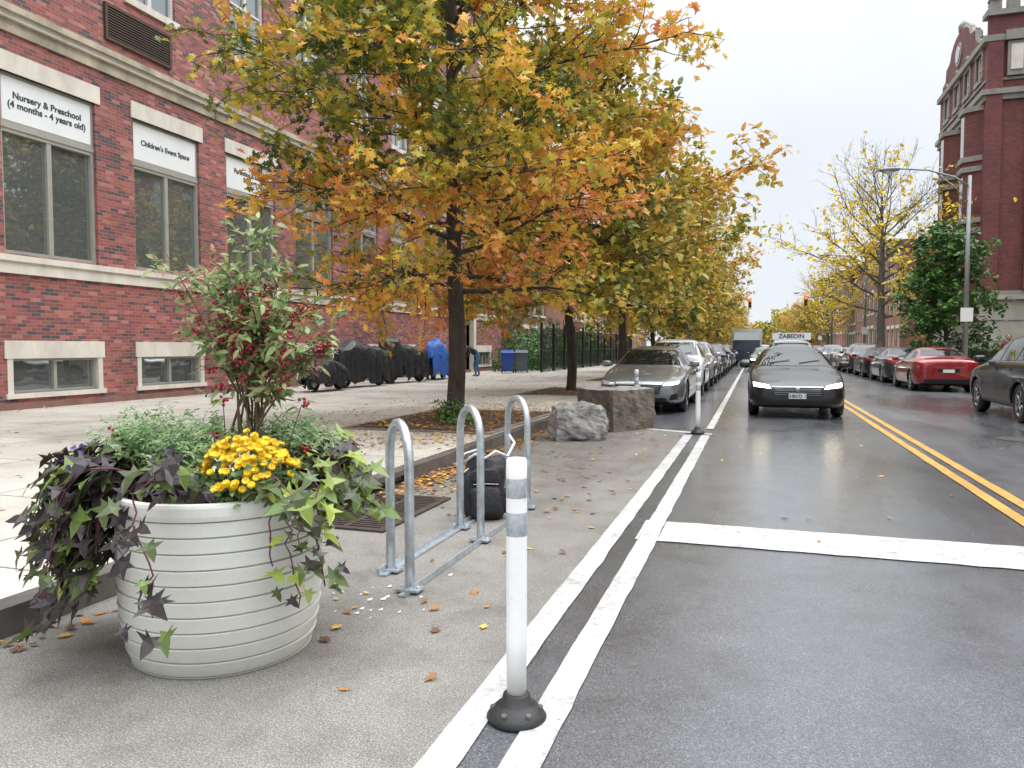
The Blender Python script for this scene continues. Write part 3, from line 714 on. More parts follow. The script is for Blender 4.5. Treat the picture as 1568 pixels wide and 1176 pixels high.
def rock(name,verts_fn,loc,rz,mats,amp=.05,freq=3,seed=0):
    import bmesh
    bm=bmesh.new(); bmesh.ops.create_cube(bm,size=2); bmesh.ops.subdivide_edges(bm,edges=bm.edges[:],cuts=13,use_grid_fill=True)
    for v in bm.verts:
        p=verts_fn(v.co.copy()); q=p*freq+Vector((seed,seed*2,0))
        p+=p.normalized()*(amp*mnoise.noise(q)+amp*.5*mnoise.noise(q*2.7)+amp*.3*mnoise.noise(q*6)); v.co=p
    me=bpy.data.meshes.new(name); bm.to_mesh(me); bm.free()
    for m_ in mats: me.materials.append(m_)
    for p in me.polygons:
        if len(mats)>1 and (p.normal.y<-.6 or p.normal.x<-.7): p.material_index=1  # these sides get a darker brown, with their shade put into the colour
    return mkobj(name,me,None,loc,rz)
ang=math.atan2(.83,.55)
def f1(v):
    v=v.copy(); return Vector((v.x*.50,v.y*.42,v.z*.35))
rock('granite_block',f1,(-2.245,12.645,.345),ang,[m_granite,m_granite_shaded],amp=.045,freq=3,seed=2)
def f2(v):
    s=v.normalized(); p=v.lerp(s*1.25,.55); return Vector((p.x*.40,p.y*.30,p.z*.27))
rock('boulder',f2,(-2.52,11.0,.24),rad(25),[m_granite],amp=.10,freq=3.5,seed=7)

# planter -------------------------------------------------------------
PL=(-2.325,2.825,.008); RZ=rad(18.03)
pl=empty('planter_pot',PL,RZ); b=MB()
prof=[(0,.0),(.385,.0),(.392,.006)]
nb=10; zz=np.linspace(.006,.665,nb+1)
def rad_at(z): return float(np.interp(z,[0,.10,.22,.45,.66,.75],[.388,.415,.432,.443,.435,.43]))
for i in range(nb):
    za,zb=zz[i],zz[i+1]; r0=rad_at(za); r1=rad_at(zb)
    prof+=[(r0-.014,za),(r0-.014,za+.005),(r0+.001,za+.007),((r0+r1)/2+.003,(za+zb)/2),(r1+.006,zb-.002)]
prof+=[(.428,.666),(.446,.670),(.450,.69),(.450,.725),(.446,.738),(.436,.742),(.415,.740),(.41,.73),(.405,.68),(0,.68)]
b.lathe(prof,96,0,smooth=False); b.lathe([(.405,.70),(.2,.715),(0,.72)],32,1)
b.obj('pot',[m_planter,m_soil],pl)
m_vine=mat_leaf('sweet_potato_vine_leaves',[(0,(.024,.015,.021)),(.35,(.048,.034,.035)),(.5,(.06,.075,.03)),(.75,(.13,.20,.045)),(1,(.34,.40,.06))],.2,.4)
m_dusty=mat_leaf('dusty_green_leaves',[(0,(.08,.16,.05)),(.5,(.20,.33,.12)),(1,(.42,.50,.32))],.3)
m_mum=mat_leaf('yellow_mums',[(0,(.72,.43,.01)),(1,(.95,.72,.03))],.2)
m_shrl=mat_leaf('berry_shrub_leaves',[(0,(.06,.12,.035)),(.45,(.18,.26,.08)),(.82,(.36,.42,.19)),(1,(.36,.13,.10))],.35)
m_berry=M('red_berries',(.30,.008,.03),.3,0,.3,60)
m_stem=M('plant_stems',(.14,.10,.06),.8,0,.2,20)
m_vstem=M('vine_stems',(.12,.03,.05),.6)
r=np.random.RandomState(12)
vP=[];vN=[];vT=[];vR=[];vS=[]
vine=empty('sweet_potato_vine',PL,RZ)
sb=MB()
def vine_leaf(p,out,rn,size):
    vP.append(p); vT.append((out[0]+r.normal(0,.6),out[1]+r.normal(0,.6),-.40+r.normal(0,.5))); vN.append((out[0]*.5+r.normal(0,.4),out[1]*.5-.25+r.normal(0,.4),.8)); vR.append(rn); vS.append(size)
def strand(a0,rs,z0,length,drop,dens,gb=0.,out=.45):
    a=a0; rr=rs; z=z0; n=max(4,int(length/.045)); pts=[]
    vz=.45; sbias=r.normal(.03,.15)
    for i in range(n):
        pts.append((rr*math.cos(a),rr*math.sin(a),z))
        rr+=.045*out*max(.1,1-i/n); z+=.045*vz; vz-=drop; vz=max(vz,-1.0); a+=r.normal(0,.035)
        if z<.05: break
        for q in range(r.poisson(dens)):
            o=(math.cos(a),math.sin(a)); pp=(rr*o[0]+r.normal(0,.04),rr*o[1]+r.normal(0,.04),z+r.normal(0,.035))
            if math.hypot(pp[0],pp[1])<.46 and pp[2]<.74: continue
            vine_leaf(pp,o,r.beta(1.6,2.5)+gb+sbias,r.uniform(.055,.115))
    if len(pts)>2: sb.tube(pts,.0035,4,0,False)
for k in range(46):
    strand(rad(r.normal(184,24)),r.uniform(.26,.38),r.uniform(.76,.86),r.uniform(.45,1.0),r.uniform(.09,.2),1.35,out=r.uniform(.55,1.25))
for k in range(8): strand(rad(r.uniform(200,222)),.40,.78,r.uniform(.5,.8),.22,1.3,out=.5)
for k in range(24):
    strand(rad(r.normal(4,18)),r.uniform(.28,.38),r.uniform(.76,.85),r.uniform(.3,.65),r.uniform(.10,.2),1.3,.08,out=r.uniform(.6,1.15))
strand(rad(-52),.42,.78,.55,.3,.7,.45,out=.35); strand(rad(-40),.42,.78,.75,.3,.6,.3,out=.4); strand(rad(-28),.43,.77,.7,.28,.9,.2,out=.4)
for k in range(38):
    a=rad(r.uniform(222,300)); q=r.uniform(.30,.40); vine_leaf((q*math.cos(a),q*math.sin(a),r.uniform(.76,.83)),(math.cos(a),math.sin(a)),r.beta(1.6,2.6),r.uniform(.045,.075))
sb.obj('vine_stems',[m_vstem],vine)
leaves('foliage',vP,vN,vS,vR,PALM,m_vine,vine,T=vT,seed=4)
du=empty('dusty_green_bedding_plant',PL,RZ)
DP=[];DT=[];DN=[];DR=[];DS=[]
MC=(.20,-.25)
for k in range(88):
    if k<58: cx_,cy_=r.uniform(-.46,-.02),r.uniform(-.24,.22)
    else: cx_,cy_=r.uniform(.14,.46),r.uniform(.04,.3)
    if cx_**2+cy_**2>.43**2: cx_*=.85;cy_*=.85
    hz=r.uniform(.16,.44); cb_=r.uniform(.2,.9)
    for s in range(9):
        a=r.uniform(0,6.28); el=r.uniform(.35,1.4); d=np.array(dvec(a,el)); Lg=r.uniform(.12,.24)
        for q in range(11):
            t=(q+1)/11; p=np.array((cx_,cy_,.72+hz*.5))+d*Lg*t+np.array([0,0,-.03*t*t])
            sd=np.cross(d,[0,0,1]); sd/=np.linalg.norm(sd)+1e-6
            DP.append(p); DT.append(d*.7+sd*(1 if q%2 else -1)*.9+r.normal(0,.15,3)); DN.append(np.array([0,-.3,.8])+r.normal(0,.4,3)); DR.append(cb_+r.normal(0,.15)); DS.append(r.uniform(.028,.058)*(1.1-.5*t))
DSHAPE=np.array([(0,0),(.35,.16),(.5,.07),(.72,.13),(1,0),(.72,-.13),(.5,-.07),(.35,-.16)])
leaves('foliage',DP,DN,DS,DR,DSHAPE,m_dusty,du,T=DT,seed=5)
mu=empty('yellow_mum_flowers',PL,RZ)
FPp=[];FN=[];FT=[];FR=[]
for k in range(270):
    a=r.uniform(0,6.28); q=math.sqrt(r.rand())*(1+.12*math.sin(3*a)); x=MC[0]+.20*q*math.cos(a); y_=MC[1]+.15*q*math.sin(a); z=.865+.11*(1-min(1,q*q))+r.normal(0,.016)-(.09*(q-.5) if math.sin(a)<-.2 and q>.5 else 0)
    nrm=np.array([(x-MC[0])*3,(y_-MC[1])*3-.5,.9])+r.normal(0,.25,3); nrm/=np.linalg.norm(nrm); rn=r.uniform(0,1)
    t0=np.cross(nrm,[1,0,.1]); t0/=np.linalg.norm(t0); t1=np.cross(nrm,t0)
    for lay in range(2):
        for w in range(9):
            an=w*6.283/9+lay*.3; tt=t0*math.cos(an)+t1*math.sin(an)
            FPp.append(np.array([x,y_,z])+nrm*.003*lay); FT.append(tt); FN.append(nrm+tt*-.35*(lay+.5)); FR.append(rn+r.normal(0,.1))
leaves('petals',FPp,FN,np.full(len(FPp),.019),FR,HEX,m_mum,mu,T=FT,seed=6,bend=-.1)
GP=[(MC[0]+.20*math.sqrt(r.rand())*math.cos(a),MC[1]+.15*math.sqrt(r.rand())*math.sin(a),r.uniform(.73,.90)) for a in r.uniform(0,6.28,420)]
leaves('foliage',GP,r.normal(size=(420,3))+[0,-.4,.8],.038,r.uniform(0,.6,420),HEX,m_dusty,mu,seed=7)
vi=empty('violet_pansy_flowers',PL,RZ)
VP=np.stack([r.normal(-.46,.05,16),r.normal(-.26,.05,16),r.normal(.92,.02,16)],1)
leaves('petals',VP,r.normal(size=(16,3))+[0,-1,.6],.035,r.rand(16),HEX,mat_leaf('violet_petals',[(0,(.03,.01,.14)),(1,(.10,.03,.34))],.2),vi,seed=8)
# berry shrub
bs_=empty('red_berry_shrub',PL,RZ); sm=MB(); LP=[];LN=[];LT=[];LR=[];BPs=[]
for k in range(18):
    a=r.uniform(0,6.28); base=Vector((.11+.05*math.cos(a),.08+.05*math.sin(a),.70))
    tip=Vector((.15+r.uniform(-.37,.40),.08+r.uniform(-.24,.24),r.uniform(1.40,1.80)))
    if k==0: tip=Vector((.08,.1,1.92))
    if k==1: tip=Vector((.20,.05,1.88))
    pts=[base]
    for w in range(1,8):
        t=w/7; p=base.lerp(tip,t); bow=math.sin(t*math.pi)*-.15
        p+=Vector(((tip.x-base.x)*bow*2+r.normal(0,.012),(tip.y-base.y)*bow*2+r.normal(0,.012),0)); pts.append(p)
    sm.tube(pts,[.009,.008,.007,.006,.005,.004,.003,.002],5,0,False)
    for w in range(14):
        t=r.uniform(.58,.99); f=t*7; j=int(f); s0=pts[j].lerp(pts[j+1],f-j) if j<7 else pts[7]
        d=dvec(r.uniform(0,6.28),r.uniform(-.2,.9)); L_=r.uniform(.07,.20); s1=s0+d*L_
        sm.tube([s0,s1],[.003,.0015],3,0,False)
        for q in range(9):
            tt=r.uniform(.15,1.05); LP.append(tuple(s0.lerp(s1,tt)+Vector(r.normal(0,.012,3)))); LT.append(tuple(np.array(d)*.6+r.normal(0,.6,3))); LN.append(tuple(np.array([0,-.2,.7])+r.normal(0,.5,3))); LR.append(r.beta(2.6,1.9)+(.35 if s0.x<-.05 else 0)*r.rand())
        if r.rand()<.46 and s1.z<1.68:
            c=s0.lerp(s1,r.uniform(.4,1))+Vector((0,-.02,0))
            for q in range(r.randint(5,14)): BPs.append(tuple(c+Vector(r.normal(0,.020,3))))
for (x,z) in [(-.44,1.0),(-.40,.98),(.06,.95),(.42,.92),(.40,1.12),(.05,1.15),(.02,.98)]:
    for q in range(7): BPs.append((x+r.normal(0,.014),-.1+r.normal(0,.012),z+r.normal(0,.016)))
    for q in range(8): LP.append((x+r.normal(0,.03),-.1+r.normal(0,.03),z+r.normal(0,.03))); LT.append(r.normal(0,1,3)); LN.append((0,-.2,.8)); LR.append(r.rand())
    sm.tube([(x*.6,0,.72),(x,-.1,z)],[.004,.002],4,0,False)
sm.obj('stems',[m_stem],bs_)
leaves('foliage',LP,LN,r.uniform(.04,.075,len(LP)),LR,SLIM,m_shrl,bs_,T=LT,seed=9)
bm_=MB()
for p in BPs: bm_.ell(p,(.008,)*3,0,6,4)
bm_.obj('berries',[m_berry],bs_)

# ------------------------------------------------------------------ cars
m_tire=M('tyre_rubber',(.015,.015,.015),.75,0,.2,10); m_rim=M('alloy_wheel',(.35,.36,.37),.3,.9,.05)
m_cglass=M('car_glass',(.008,.010,.010),.02,0,0,ior=1.6); m_trim=M('car_black_trim',(.01,.01,.01),.4,0,0)
m_lampoff=M('headlamp_glass',(.55,.58,.6),.08,.5,0); m_lampon=M('headlamp_lit',(.9,.85,.7),.1,0,0,emis=(1,.86,.6),es=8)
m_tail=M('tail_lamp_red',(.35,.01,.01),.12,0,0,coat=1); m_plate=M('licence_plate',(.7,.7,.66),.4,0,0)
def paint(name,c,metal=.3,r_=.28,coat=1): return M(name,c,r_,metal,.03,3,coat=coat)
SED=dict(st=[(2.44,.34,.50,.50,.42,.55,.57),(2.38,.24,.76,.61,.58,.66,.68),(2.15,.19,.88,.69,.68,.75,.78),(1.6,.17,.925,.80,.74,.84,.88),(1.05,.17,.93,.89,.74,.92,.96),(.90,.17,.93,.90,.72,.97,1.01),(.35,.17,.93,.93,.62,1.25,1.29),(0,.17,.93,.94,.59,1.36,1.41),(-.55,.17,.93,.95,.59,1.40,1.45),(-1.05,.17,.93,.96,.58,1.35,1.40),(-1.75,.18,.93,.98,.66,1.09,1.13),(-1.95,.18,.92,.98,.70,1.03,1.07),(-2.3,.22,.86,.95,.68,1.0,1.04),(-2.42,.34,.74,.88,.6,.95,.98)],
  wx=(1.42,-1.42),wr=.335)
SUV=dict(st=[(2.34,.38,.52,.62,.44,.70,.72),(2.28,.28,.78,.76,.6,.84,.86),(2.05,.24,.90,.86,.7,.94,.97),(1.6,.22,.935,.96,.76,1.0,1.04),(1.15,.22,.94,1.02,.76,1.06,1.10),(1.0,.22,.94,1.03,.74,1.13,1.17),(.5,.22,.94,1.05,.66,1.48,1.52),(.2,.22,.94,1.06,.64,1.6,1.64),(-.5,.22,.94,1.07,.64,1.63,1.68),(-1.3,.22,.94,1.08,.63,1.60,1.65),(-1.85,.22,.93,1.08,.62,1.52,1.57),(-2.1,.24,.92,1.06,.66,1.15,1.25),(-2.25,.28,.88,1.0,.74,1.06,1.08),(-2.32,.36,.78,.8,.7,.9,.92)],
  wx=(1.38,-1.38),wr=.36)
def build_car(kind):
    S=SED if kind=='sedan' else SUV
    V=[];Fc=[]
    for (x,zb,w,zs,wt,zt,zc) in S['st']:
        half=[(w*.45,zb),(w*.90,zb+.0),(w*.985,zb+.11),(w,(zb+zs)*.5),(w*.985,zs-.10),(w*.955,zs),(wt+(w*.93-wt)*.72,zs+(zt-zs)*.28),(wt,zt),(wt*.55,zc-.008)]
        ring=[(0,zb)]+half+[(0,zc)]+[(-y,z) for y,z in half[::-1]]
        V.append([(x,y,z) for y,z in ring])
    n=len(V[0]); vs=[p for r_ in V for p in r_]
    for i in range(len(V)-1):
        for k in range(n):
            k2=(k+1)%n; Fc.append((i*n+k,(i+1)*n+k,(i+1)*n+k2,i*n+k2))
    Fc.append(tuple(range(n))); Fc.append(tuple((len(V)-1)*n+k for k in range(n))[::-1])
    me=bpy.data.meshes.new('carbase'); me.from_pydata(vs,[],Fc); me.materials.append(m_trim); me.materials.append(m_trim)
    o=bpy.data.objects.new('carbase',me); COL.objects.link(o)
    ss=o.modifiers.new('s','SUBSURF'); ss.levels=2; ss.render_levels=2
    dg=bpy.context.evaluated_depsgraph_get(); dg.update()
    sm_=bpy.data.meshes.new_from_object(o.evaluated_get(dg))
    bvh=BVHTree.FromPolygons([v.co.copy() for v in sm_.vertices],[tuple(p.vertices) for p in sm_.polygons])
    o.modifiers.clear(); o.data=sm_
    cut=MB()
    for wx in S['wx']:
        for sy in (-1,1):
            cut.tube([(wx,sy*.60,S['wr']*.98),(wx,sy*1.2,S['wr']*.98)],[S['wr']+.055]*2,28,1)
    cm=cut.mesh('cut',[m_trim,m_trim]); co=bpy.data.objects.new('cut',cm); COL.objects.link(co)
    bo=o.modifiers.new('b','BOOLEAN'); bo.operation='DIFFERENCE'; bo.object=co; bo.solver='EXACT'
    dg=bpy.context.evaluated_depsgraph_get(); dg.update()
    body=bpy.data.meshes.new_from_object(o.evaluated_get(dg)); body.name=kind+'_body'
    for p in body.polygons: p.use_smooth=True
    for p in body.polygons:
        c=p.center
        for wx in S['wx']:
            if math.hypot(c.x-wx,c.z-S['wr']*.98)<S['wr']+.05: p.material_index=1
        if p.normal.z<-.8 and c.z<.4: p.material_index=1
        if p.material_index==1: p.use_smooth=False
    bpy.data.objects.remove(o); bpy.data.objects.remove(co)
    D=MB()
    def patch(cs,ax,m,nu=8,nv=4,off=.006,mirror=True):
        for sg in ((1,-1) if mirror else (1,)):
            pts={};
            for i in range(nu+1):
                for j in range(nv+1):
                    u=i/nu;v=j/nv
                    a=(1-u)*(1-v)*cs[0][0]+u*(1-v)*cs[1][0]+u*v*cs[2][0]+(1-u)*v*cs[3][0]
                    z=(1-u)*(1-v)*cs[0][1]+u*(1-v)*cs[1][1]+u*v*cs[2][1]+(1-u)*v*cs[3][1]
                    if ax=='F': h=bvh.ray_cast(Vector((4,sg*a,z)),Vector((-1,0,0)))
                    elif ax=='R': h=bvh.ray_cast(Vector((-4,sg*a,z)),Vector((1,0,0)))
                    else: h=bvh.ray_cast(Vector((a,sg*3,z)),Vector((0,-sg,0)))
                    if h[0] is None: continue
                    nn=h[1]; ref={'F':Vector((1,0,0)),'R':Vector((-1,0,0)),'S':Vector((0,sg,0))}[ax]
                    if nn.dot(ref)<0: nn=-nn
                    pts[(i,j)]=h[0]+nn*off
            idx={k:q for q,k in enumerate(pts)}
            fs=[(idx[(i,j)],idx[(i+1,j)],idx[(i+1,j+1)],idx[(i,j+1)]) for i in range(nu) for j in range(nv) if all(k in idx for k in ((i,j),(i+1,j),(i+1,j+1),(i,j+1)))]
            D.add(list(pts.values()),fs,m,True)
    # slots: 0 glass 1 black 2 chrome 3 lamp 4 tail 5 plate 6 paint
    if kind=='sedan':
        patch([(-.70,1.0),(.70,1.0),(.53,1.33),(-.53,1.33)],'F',0,14,8,mirror=False)
        patch([(-.66,1.13),(.66,1.13),(.52,1.34),(-.52,1.34)],'R',0,12,6,mirror=False)
        patch([(.72,1.0),(-.14,1.0),(-.14,1.32),(.20,1.29)],'S',0,8,6); patch([(-.21,1.0),(-1.0,1.02),(-.95,1.28),(-.21,1.32)],'S',0,8,6); patch([(-1.05,1.03),(-1.45,1.07),(-1.2,1.2),(-1.03,1.27)],'S',0,5,4)
        patch([(.48,.585),(.80,.62),(.815,.70),(.52,.65)],'F',3,8,4,.008); patch([(.46,.57),(.82,.605),(.83,.71),(.50,.665)],'F',1,8,4,.004)
        patch([(-.42,.43),(.42,.43),(.47,.62),(-.47,.62)],'F',1,12,5,.006,False)
        patch([(-.46,.61),(.46,.61),(.47,.63),(-.47,.63)],'F',2,12,2,.014,False)
        for z in (.47,.51,.55,.58): patch([(-.42,z),(.42,z),(.42,z+.006),(-.42,z+.006)],'F',2,10,1,.009,False)
        patch([(-.62,.25),(.62,.25),(.55,.35),(-.55,.35)],'F',1,12,3,.006,False); patch([(.62,.30),(.78,.32),(.78,.44),(.66,.42)],'F',1,4,4,.006)
        patch([(.42,.80),(.83,.82),(.84,.92),(.44,.90)],'R',4,8,4,.008)
        patch([(-.30,.62),(.30,.62),(.30,.74),(-.30,.74)],'R',1,4,3,.004,False); patch([(-.7,.28),(.7,.28),(.66,.40),(-.66,.40)],'R',1,10,3,.006,False)
        doors=[(.80,.30,.97),(-.17,.28,.98),(-1.03,.50,.99)]; mz=1.02; mxp=.70; pz=.49; zsill=.26; belt=(.86,-1.35,.985,1.0)
    else:
        patch([(-.72,1.16),(.72,1.16),(.58,1.55),(-.58,1.55)],'F',0,14,8,mirror=False)
        patch([(-.66,1.15),(.66,1.15),(.56,1.5),(-.56,1.5)],'R',0,12,6,mirror=False)
        patch([(.80,1.13),(-.05,1.13),(-.05,1.54),(.33,1.50)],'S',0,8,6); patch([(-.12,1.13),(-.98,1.14),(-.98,1.53),(-.12,1.54)],'S',0,8,6); patch([(-1.06,1.15),(-1.75,1.17),(-1.62,1.45),(-1.06,1.52)],'S',0,6,4)
        patch([(.50,.74),(.82,.78),(.83,.88),(.54,.84)],'F',3,8,4,.008); patch([(.48,.72),(.84,.76),(.84,.90),(.52,.86)],'F',1,8,4,.004)
        patch([(-.46,.56),(.46,.56),(.50,.80),(-.50,.80)],'F',1,12,5,.006,False)
        for z in (.60,.66,.72,.78): patch([(-.44,z),(.44,z),(.44,z+.014),(-.44,z+.014)],'F',2,10,1,.01,False)
        patch([(-.66,.34),(.66,.34),(.6,.46),(-.6,.46)],'F',1,12,3,.006,False)
        patch([(.62,.84),(.86,.86),(.84,1.10),(.66,1.10)],'R',4,6,5,.008); patch([(-.75,.34),(.75,.34),(.7,.5),(-.7,.5)],'R',1,10,3,.006,False)
        doors=[(.90,.36,1.1),(-.08,.34,1.1),(-1.02,.5,1.1)]; mz=1.15; mxp=.80; pz=.60; zsill=.34; belt=(.95,-1.75,1.105,1.12)
    for (x,z0,z1) in doors: patch([(x,z0),(x-.012,z0),(x-.012,z1),(x,z1)],'S',1,1,8,.003)
    patch([(1.0,zsill-.05),(-1.0,zsill-.05),(-1.0,zsill),(1.0,zsill)],'S',1,12,2,.004)
    patch([(belt[0],belt[2]),(belt[1],belt[2]),(belt[1],belt[3]),(belt[0],belt[3])],'S',2,16,1,.006)
    for (x,_,z1) in doors[1:]: 
        for sg in (1,-1): D.box((x+.05,sg*.93-.012,z1-.14),(x+.22,sg*.93+.012,z1-.11),6)
    for sg in (1,-1):
        sell(D,(mxp,sg*1.0,mz),(.07,.11,.075),6,.7,14,8); D.box((mxp-.02,min(sg*.86,sg*.96),mz-.05),(mxp+.03,max(sg*.86,sg*.96),mz-.02),1)
    xf=S['st'][0][0]+.005; D.box((xf-.02,-.16,pz-.09),(xf+.015,.16,pz+.01),5)
    xr=S['st'][-1][0]-.005; D.box((xr-.012,-.16,pz+.12),(xr+.02,.16,pz+.22),5)
    D.ell((xf-.0,0,pz+.085),(.012,.05,.04),2,10,6)
    for sg in (.1,-.5):
        h0=bvh.ray_cast(Vector((4,sg,mz+.03)),Vector((-1,0,0)))[0]; h1=bvh.ray_cast(Vector((4,sg+.42,mz+.09)),Vector((-1,0,0)))[0]
        if h0 and h1: D.tube([h0+Vector((.02,0,.01)),h1+Vector((.02,0,.015))],.008,4,1)
    for wx in S['wx']:
        for sg in (1,-1):
            R=S['wr']; c=(wx,sg*.80,R)
            D.lathe([(R*.62,-.11),(R*.93,-.105),(R,-.07),(R,.07),(R*.93,.105),(R*.66,.11),(R*.64,.08)],28,1,c,True,'y')
            pr=[(R*.64,sg*.085),(R*.60,sg*.06),(R*.3,sg*.03),(0,sg*.03)]; D.lathe(pr,28,1,c,True,'y'); D.lathe([(R*.66,sg*.10),(R*.61,sg*.085),(R*.585,sg*.07)],28,2,c,True,'y')
            for q in range(7):
                a=q*2*math.pi/7; p0=Vector((c[0]+.04*math.cos(a),c[1]+sg*.075,c[2]+.04*math.sin(a))); p1=Vector((c[0]+R*.61*math.cos(a),c[1]+sg*.085,c[2]+R*.61*math.sin(a)))
                D.tube([p0,p1],[.028,.018],5,2)
            D.tube([(c[0],c[1]+sg*.05,c[2]),(c[0],c[1]+sg*.10,c[2])],[.06,.05],12,2)
    det=D.mesh(kind+'_details',[m_cglass,m_trim,m_rim,m_lampoff,m_tail,m_plate,m_trim])
    return body,det
CARS={k:build_car(k) for k in ('sedan','suv')}
PAINT={'grey':paint('paint_grey',(.20,.21,.22),.6),'black':paint('paint_black',(.005,.005,.007),0,.35,.45),'red':paint('paint_red',(.25,.01,.015),.3),'white':paint('paint_white',(.6,.61,.62),0),'silver':paint('paint_silver',(.42,.44,.46),.6),'blue':paint('paint_blue',(.02,.035,.07),.4),'dark':paint('paint_dark',(.03,.03,.035),.4)}
def car(name,kind,x,y,col,away=False,lit=False,sc=1,drz=0):
    body,det=CARS[kind]; rz=rad(90 if away else -90)+drz
    e=empty(name,(x,y,.004),rz); e.scale=(sc,sc,sc)
    o=bpy.data.objects.new('body',body); COL.objects.link(o); o.parent=e; o.material_slots[0].link='OBJECT'; o.material_slots[0].material=PAINT[col]
    d=bpy.data.objects.new('glass_lamps_wheels',det); COL.objects.link(d); d.parent=e
    d.material_slots[6].link='OBJECT'; d.material_slots[6].material=PAINT[col]
    if lit: d.material_slots[3].link='OBJECT'; d.material_slots[3].material=m_lampon
    return e
c0=car('black_car','sedan',.80,15.35+2.42,'black',lit=True)
t=text('plate_lettering','CHECO 13',.085,(2.465,0,.45),(rad(90),0,rad(90)),m_ink,c0)
car('parked_car','sedan',-2.28,15.5+2.42,'grey')
car('parked_car','suv',-2.3,21.2+2.4,'white'); car('parked_car','suv',-2.3,26.8+2.4,'silver'); car('parked_car','sedan',-2.3,35,'dark'); car('parked_car','suv',-2.3,41,'blue')
for k in range(9): car('parked_car',['sedan','suv'][k%2],-2.3,47+k*6,['grey','dark','white','black'][k%4])
car('parked_suv','suv',5.55,17.3,'black',True); car('parked_car','sedan',5.75,28.6,'red',True)
for k in range(13): car('parked_car',['sedan','sedan','suv'][k%3],5.75,34.4+k*5.7,['dark','black','dark','silver','grey','blue','white'][k%7],True)
v=car('white_suv_with_roof_sign','suv',1.2,27.5,'silver')
b=MB(); b.box((.12,-.62,1.66),(.2,.62,1.9)); b.obj('roof_sign',[m_sign],v)
text('roof_sign_lettering','ZABEDIN',.2,(.205,0,1.78),(rad(90),0,rad(90)),m_ink,v)
car('distant_car','sedan',.6,52,'dark',lit=True); car('distant_car','suv',3.4,75,'dark',True); car('distant_car','suv',.6,66,'silver',lit=True)
tk=empty('delivery_truck',(-.6,60,.004)); b=MB(); b.box((-1.15,2.2,.8),(1.15,8,2.9),0); b.box((-1.0,.6,.6),(1.0,2.15,2.0),1); b.hexa([(-1,.6,2.003),(1,.6,2.003),(1,2.15,2.003),(-1,2.15,2.003),(-.9,1.1,2.6),(.9,1.1,2.6),(.9,2.15,2.6),(-.9,2.15,2.6)],2); b.box((-1.05,.4,.5),(1.05,.65,.9),1)
for sx in (-.9,.9):
    for yy_ in (1.3,6.4): b.tube([(sx-.13,yy_,.42),(sx+.13,yy_,.42)],.42,18,3)
b.obj('truck_body',[PAINT['white'],PAINT['blue'],m_cglass,m_tire],tk)

lp=empty('street_lamp',(7.35,31.2,.15)); b=MB()
b.lathe([(.22,0),(.2,.5),(.11,.6),(.10,.62)],12,0); b.tube([(0,0,.5),(0,0,7.5)],[.095,.06],10,0)
b.tube([(0,0,7.1),(-.5,-.1,7.45),(-1.4,-.2,7.75),(-2.4,-.3,7.85)],[.04,.035,.03,.028],8,0); b.tube([(0,0,6.5),(-.5,-.1,7.1),(-1.1,-.15,7.62)],.02,6,0)
sell(b,(-2.7,-.33,7.83),(.38,.14,.08),0,.7,14,8); sell(b,(-2.75,-.33,7.76),(.2,.1,.07),1,.8,12,6)
b.box((-.2,-.14,2.2),(.2,-.10,2.7),2)
b.obj('pole_and_head',[M('lamp_pole_grey',(.22,.23,.23),.5,.5),m_lampoff,m_sign],lp)
m_redl=M('signal_red_lit',(.8,.02,.02),.3,0,0,emis=(1,.05,.03),es=8); m_hous=M('signal_housing_yellow',(.30,.22,.03),.5); m_ssg=M('street_sign_green',(.01,.18,.09),.4)
def signal(px,hx,y):
    e=empty('traffic_light',(px,y,.15)); b=MB(); d=hx-px
    b.tube([(0,0,0),(0,0,6.8)],[.12,.08],10,0); b.tube([(0,0,5.2),(d*.5,0,6.3),(d,0,6.5)],[.06,.05,.04],8,0); b.tube([(0,0,6.7),(d*.6,0,6.5)],.015,5,0)
    b.box((d-.17,-.18,5.5),(d+.17,.12,6.55),1)
    for i,z in enumerate((6.35,6.02,5.7)):
        b.tube([(d,-.185,z),(d,-.20,z)],.12,14,2 if i==0 else 3); b.tube([(d,-.19,z+.03),(d,-.36,z+.03)],.135,12,1,False)
    b.box((d*.45,-.03,5.7),(d*.45+1.0,.0,5.98),4)
    b.obj('signal_pole',[m_barkg,m_hous,m_redl,m_black,m_ssg],e)
signal(-4.2,-.55,84); signal(7.4,4.9,82)
for (x,y) in ((7.4,58),(7.4,96)): clone(lp,'street_lamp',(x,y,.15),0,1.0)

